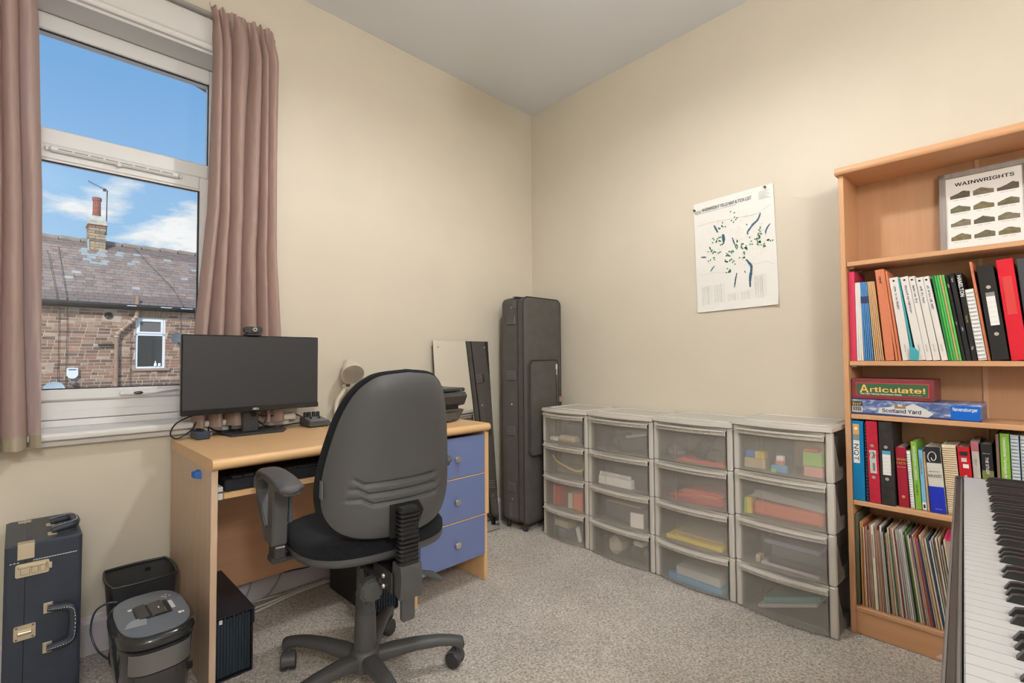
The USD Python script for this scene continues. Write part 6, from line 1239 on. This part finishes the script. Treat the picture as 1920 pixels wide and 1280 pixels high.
# local poster coordinates: x to the right, y up, both in metres from its bottom left corner
PM = frame((XW - .0035, 1.3145, 1.340), (0, -.41, .0105), (-.0, .0105, .41)); W_, H_ = .4155, .600
N_ = 24; Xg, Yg = np.meshgrid(np.linspace(0, W_, N_), np.linspace(0, H_, N_))
lift = .0008 + .0008 * np.sin(Yg * 9 + Xg * 5) + .010 * np.clip((Xg / W_ - .80) / .2, 0, 1) ** 2 * np.clip((.16 - Yg / H_) / .16, 0, 1) ** 2 + .004 * np.clip((.12 - Yg / H_) / .12, 0, 1) ** 2
G = np.stack([Xg, Yg, lift], -1); G2 = np.stack([Xg, Yg, lift - .0004], -1)
pr.part('sheet', B().grid(G, PM).grid(G2[:, ::-1], PM), mat('poster_paper', (.80, .79, .76), .45, .4), 60)
def PT(x, y, z=.0022): return PM @ TR(x, y, z)
px = lambda x, y: ((x - 95) / 730 * W_, (1205 - y - (x - 135) * .09) / 1085 * H_)  # layout grid of the print
pr.part('title', B().text('WAINWRIGHT FELLS MAP & TICK LIST', .0155, PT(.048, .548), .262, .0002, True), mat('print_charcoal', (.07, .075, .085), .6), False)
pr.part('subtitle', B().text('~x xxx xx xxx xxxxx xxxx xxxxx xxxxxx xx xxxx xxx xxxx xx xxx xxxxx xxxx', .004, PT(.048, .538), .185, .0002), mat('print_grey', (.3, .3, .32), .7), False)
lg = Point(0, 0).buffer(1, 24); from shapely import affinity
pr.part('logo', B().prism(affinity.scale(lg, .0165, .009).difference(affinity.scale(lg, .0152, .0078)), .0003, PT(.026, .547)), INK, False)
pr.part('logo_text', B().text('~xxxxxxxx', .004, PT(.0145, .5455), .023, .0002, True), INK, False)
LAKE = mat('lake_blue', (.035, .10, .17), .5)
def lake(pts, w):
    q = spline(pts, 26); rr = random.Random(int(pts[0][0] * 1e5)); b = None
    for k in range(len(q) - 1):
        s = LineString([q[k], q[k + 1]]).buffer(w * (.55 + .5 * math.sin(math.pi * (k + .5) / (len(q) - 1))) * rr.uniform(.75, 1.2), quad_segs=2); b = s if b is None else b.union(s)
    pr.part('lake', B().prism(b.simplify(.0003), .0003, PT(0, 0)), LAKE, False)
lake([(.112, .458), (.120, .440), (.130, .418)], .0042); lake([(.158, .398), (.160, .378), (.160, .362)], .0078); lake([(.205, .372), (.212, .350), (.218, .330)], .003)
lake([(.082, .348), (.088, .330)], .0028); lake([(.034, .300), (.048, .298), (.060, .296)], .0034); lake([(.082, .214), (.092, .228), (.104, .240)], .0026)
lake([(.350, .466), (.342, .446), (.332, .432), (.310, .416), (.296, .400), (.284, .386), (.284, .374)], .0042); lake([(.392, .402), (.380, .388), (.372, .372), (.370, .358)], .003)
lake([(.272, .244), (.284, .226), (.294, .208), (.292, .180), (.286, .150), (.284, .122), (.284, .104)], .0056); lake([(.220, .184), (.214, .160), (.208, .130), (.204, .112)], .0032); lake([(.260, .190), (.263, .178)], .0018); lake([(.105, .320), (.114, .312)], .0022)
GD = mat('marker_green', (.03, .17, .07), .5)
dr = random.Random(4); spots = [(.203, .540 - .03), (.222, .500), (.222, .476), (.234, .470), (.206, .462), (.216, .452), (.228, .462), (.158, .462), (.154, .448), (.160, .440), (.172, .438), (.282, .424)]
for cx, cy, sx_, sy_, n in ((.145, .440, .010, .008, 4), (.120, .378, .030, .014, 14), (.150, .350, .012, .010, 5), (.105, .320, .035, .016, 10), (.190, .290, .020, .014, 14), (.180, .262, .018, .012, 9), (.240, .330, .020, .022, 12), (.260, .300, .018, .018, 12), (.250, .270, .014, .014, 6), (.320, .340, .028, .022, 18), (.345, .310, .022, .018, 12), (.345, .380, .014, .020, 7), (.385, .315, .016, .012, 6), (.178, .205, .014, .014, 9), (.210, .240, .014, .010, 3), (.090, .280, .018, .008, 5)):
    spots += [(cx + dr.uniform(-1, 1) * sx_, cy + dr.uniform(-1, 1) * sy_) for _ in range(n)]
for x, y in spots: pr.part('marker_dot', B().prism(Point(0, 0).buffer(.0034, 3), .0003, PT(x, y)), GD, False)
gm = B()
for k in range(150):
    x, y = dr.uniform(.03, .39), dr.uniform(.20, .50)
    if abs(x - .21) / .2 + abs(y - .34) / .2 < 1.1: gm.box(-.0035, .0035, -.0005, .0005, 0, .0002, 0, PT(x, y, .0020) @ RZ(dr.uniform(-35, 35)))
pr.part('hill_label', gm, mat('print_faint_grey', (.52, .51, .49), .7), False, kind='stuff')
for k, pts in enumerate(([(.02, .475), (.12, .478), (.24, .470), (.33, .468), (.405, .500)], [(.02, .20), (.10, .205), (.19, .19)], [(.27, .24), (.31, .215), (.36, .222), (.405, .20)])): pr.part('road_line', B().prism(LineString(spline(pts, 24)).buffer(.0005), .0002, PT(0, 0, .0019)), mat('print_faint_grey', (.52, .51, .49), .7), False)
tb_ = B()
for x0, y0, n, hh in ((.030, .020, 6, .120), (.098, .022, 6, .120), (.170, .024, 4, .060), (.238, .028, 4, .062), (.306, .028, 6, .132)):
    for q in range(3):
        for r in range(int(hh / .0042)): tb_.box(x0 + q * .0125, x0 + q * .0125 + dr.uniform(.004, .0095), y0 + r * .0042, y0 + r * .0042 + .0014, .0021, .0023, 0, PM)
    pr.part('table_rule', B().box(x0 + .036, x0 + .0372, y0, y0 + hh, .0021, .0024, 0, PM), mat('print_grey', (.3, .3, .32), .7), False)
    for q in range(3): pr.part('table_column', B().box(x0 + .043 + q * .006, x0 + .0434 + q * .006, y0, y0 + hh, .0021, .0023, 0, PM), mat('print_faint_grey', (.52, .51, .49), .7), False)
for r in range(7): tb_.box(.345, .345 + .055 - (r % 3) * .008, .535 + r * .006, .537 + r * .006, .0021, .0023, 0, PM)
pr.part('fine_print', tb_, mat('print_faint_grey', (.52, .51, .49), .7), False, kind='stuff')
for i, (x, y) in enumerate(((.010, .563), (.380, .588))):
    t = Thing('push_pin', ['dark push pin in the top left corner of the poster', 'dark push pin in the top right corner of the poster'][i], 'pin', at=tuple((PM @ TR(x, y, 0))[:3, 3]))
    t.part('head', B().lathe([(.0045, .005), (.0032, .007), (.003, .012), (.0055, .0145), (.005, .0165)], 14, PM @ TR(x, y, 0)), BLK); t.part('needle', B().lathe([(.0008, -.002), (.0008, .006)], 8, PM @ TR(x, y, 0)), STEEL)
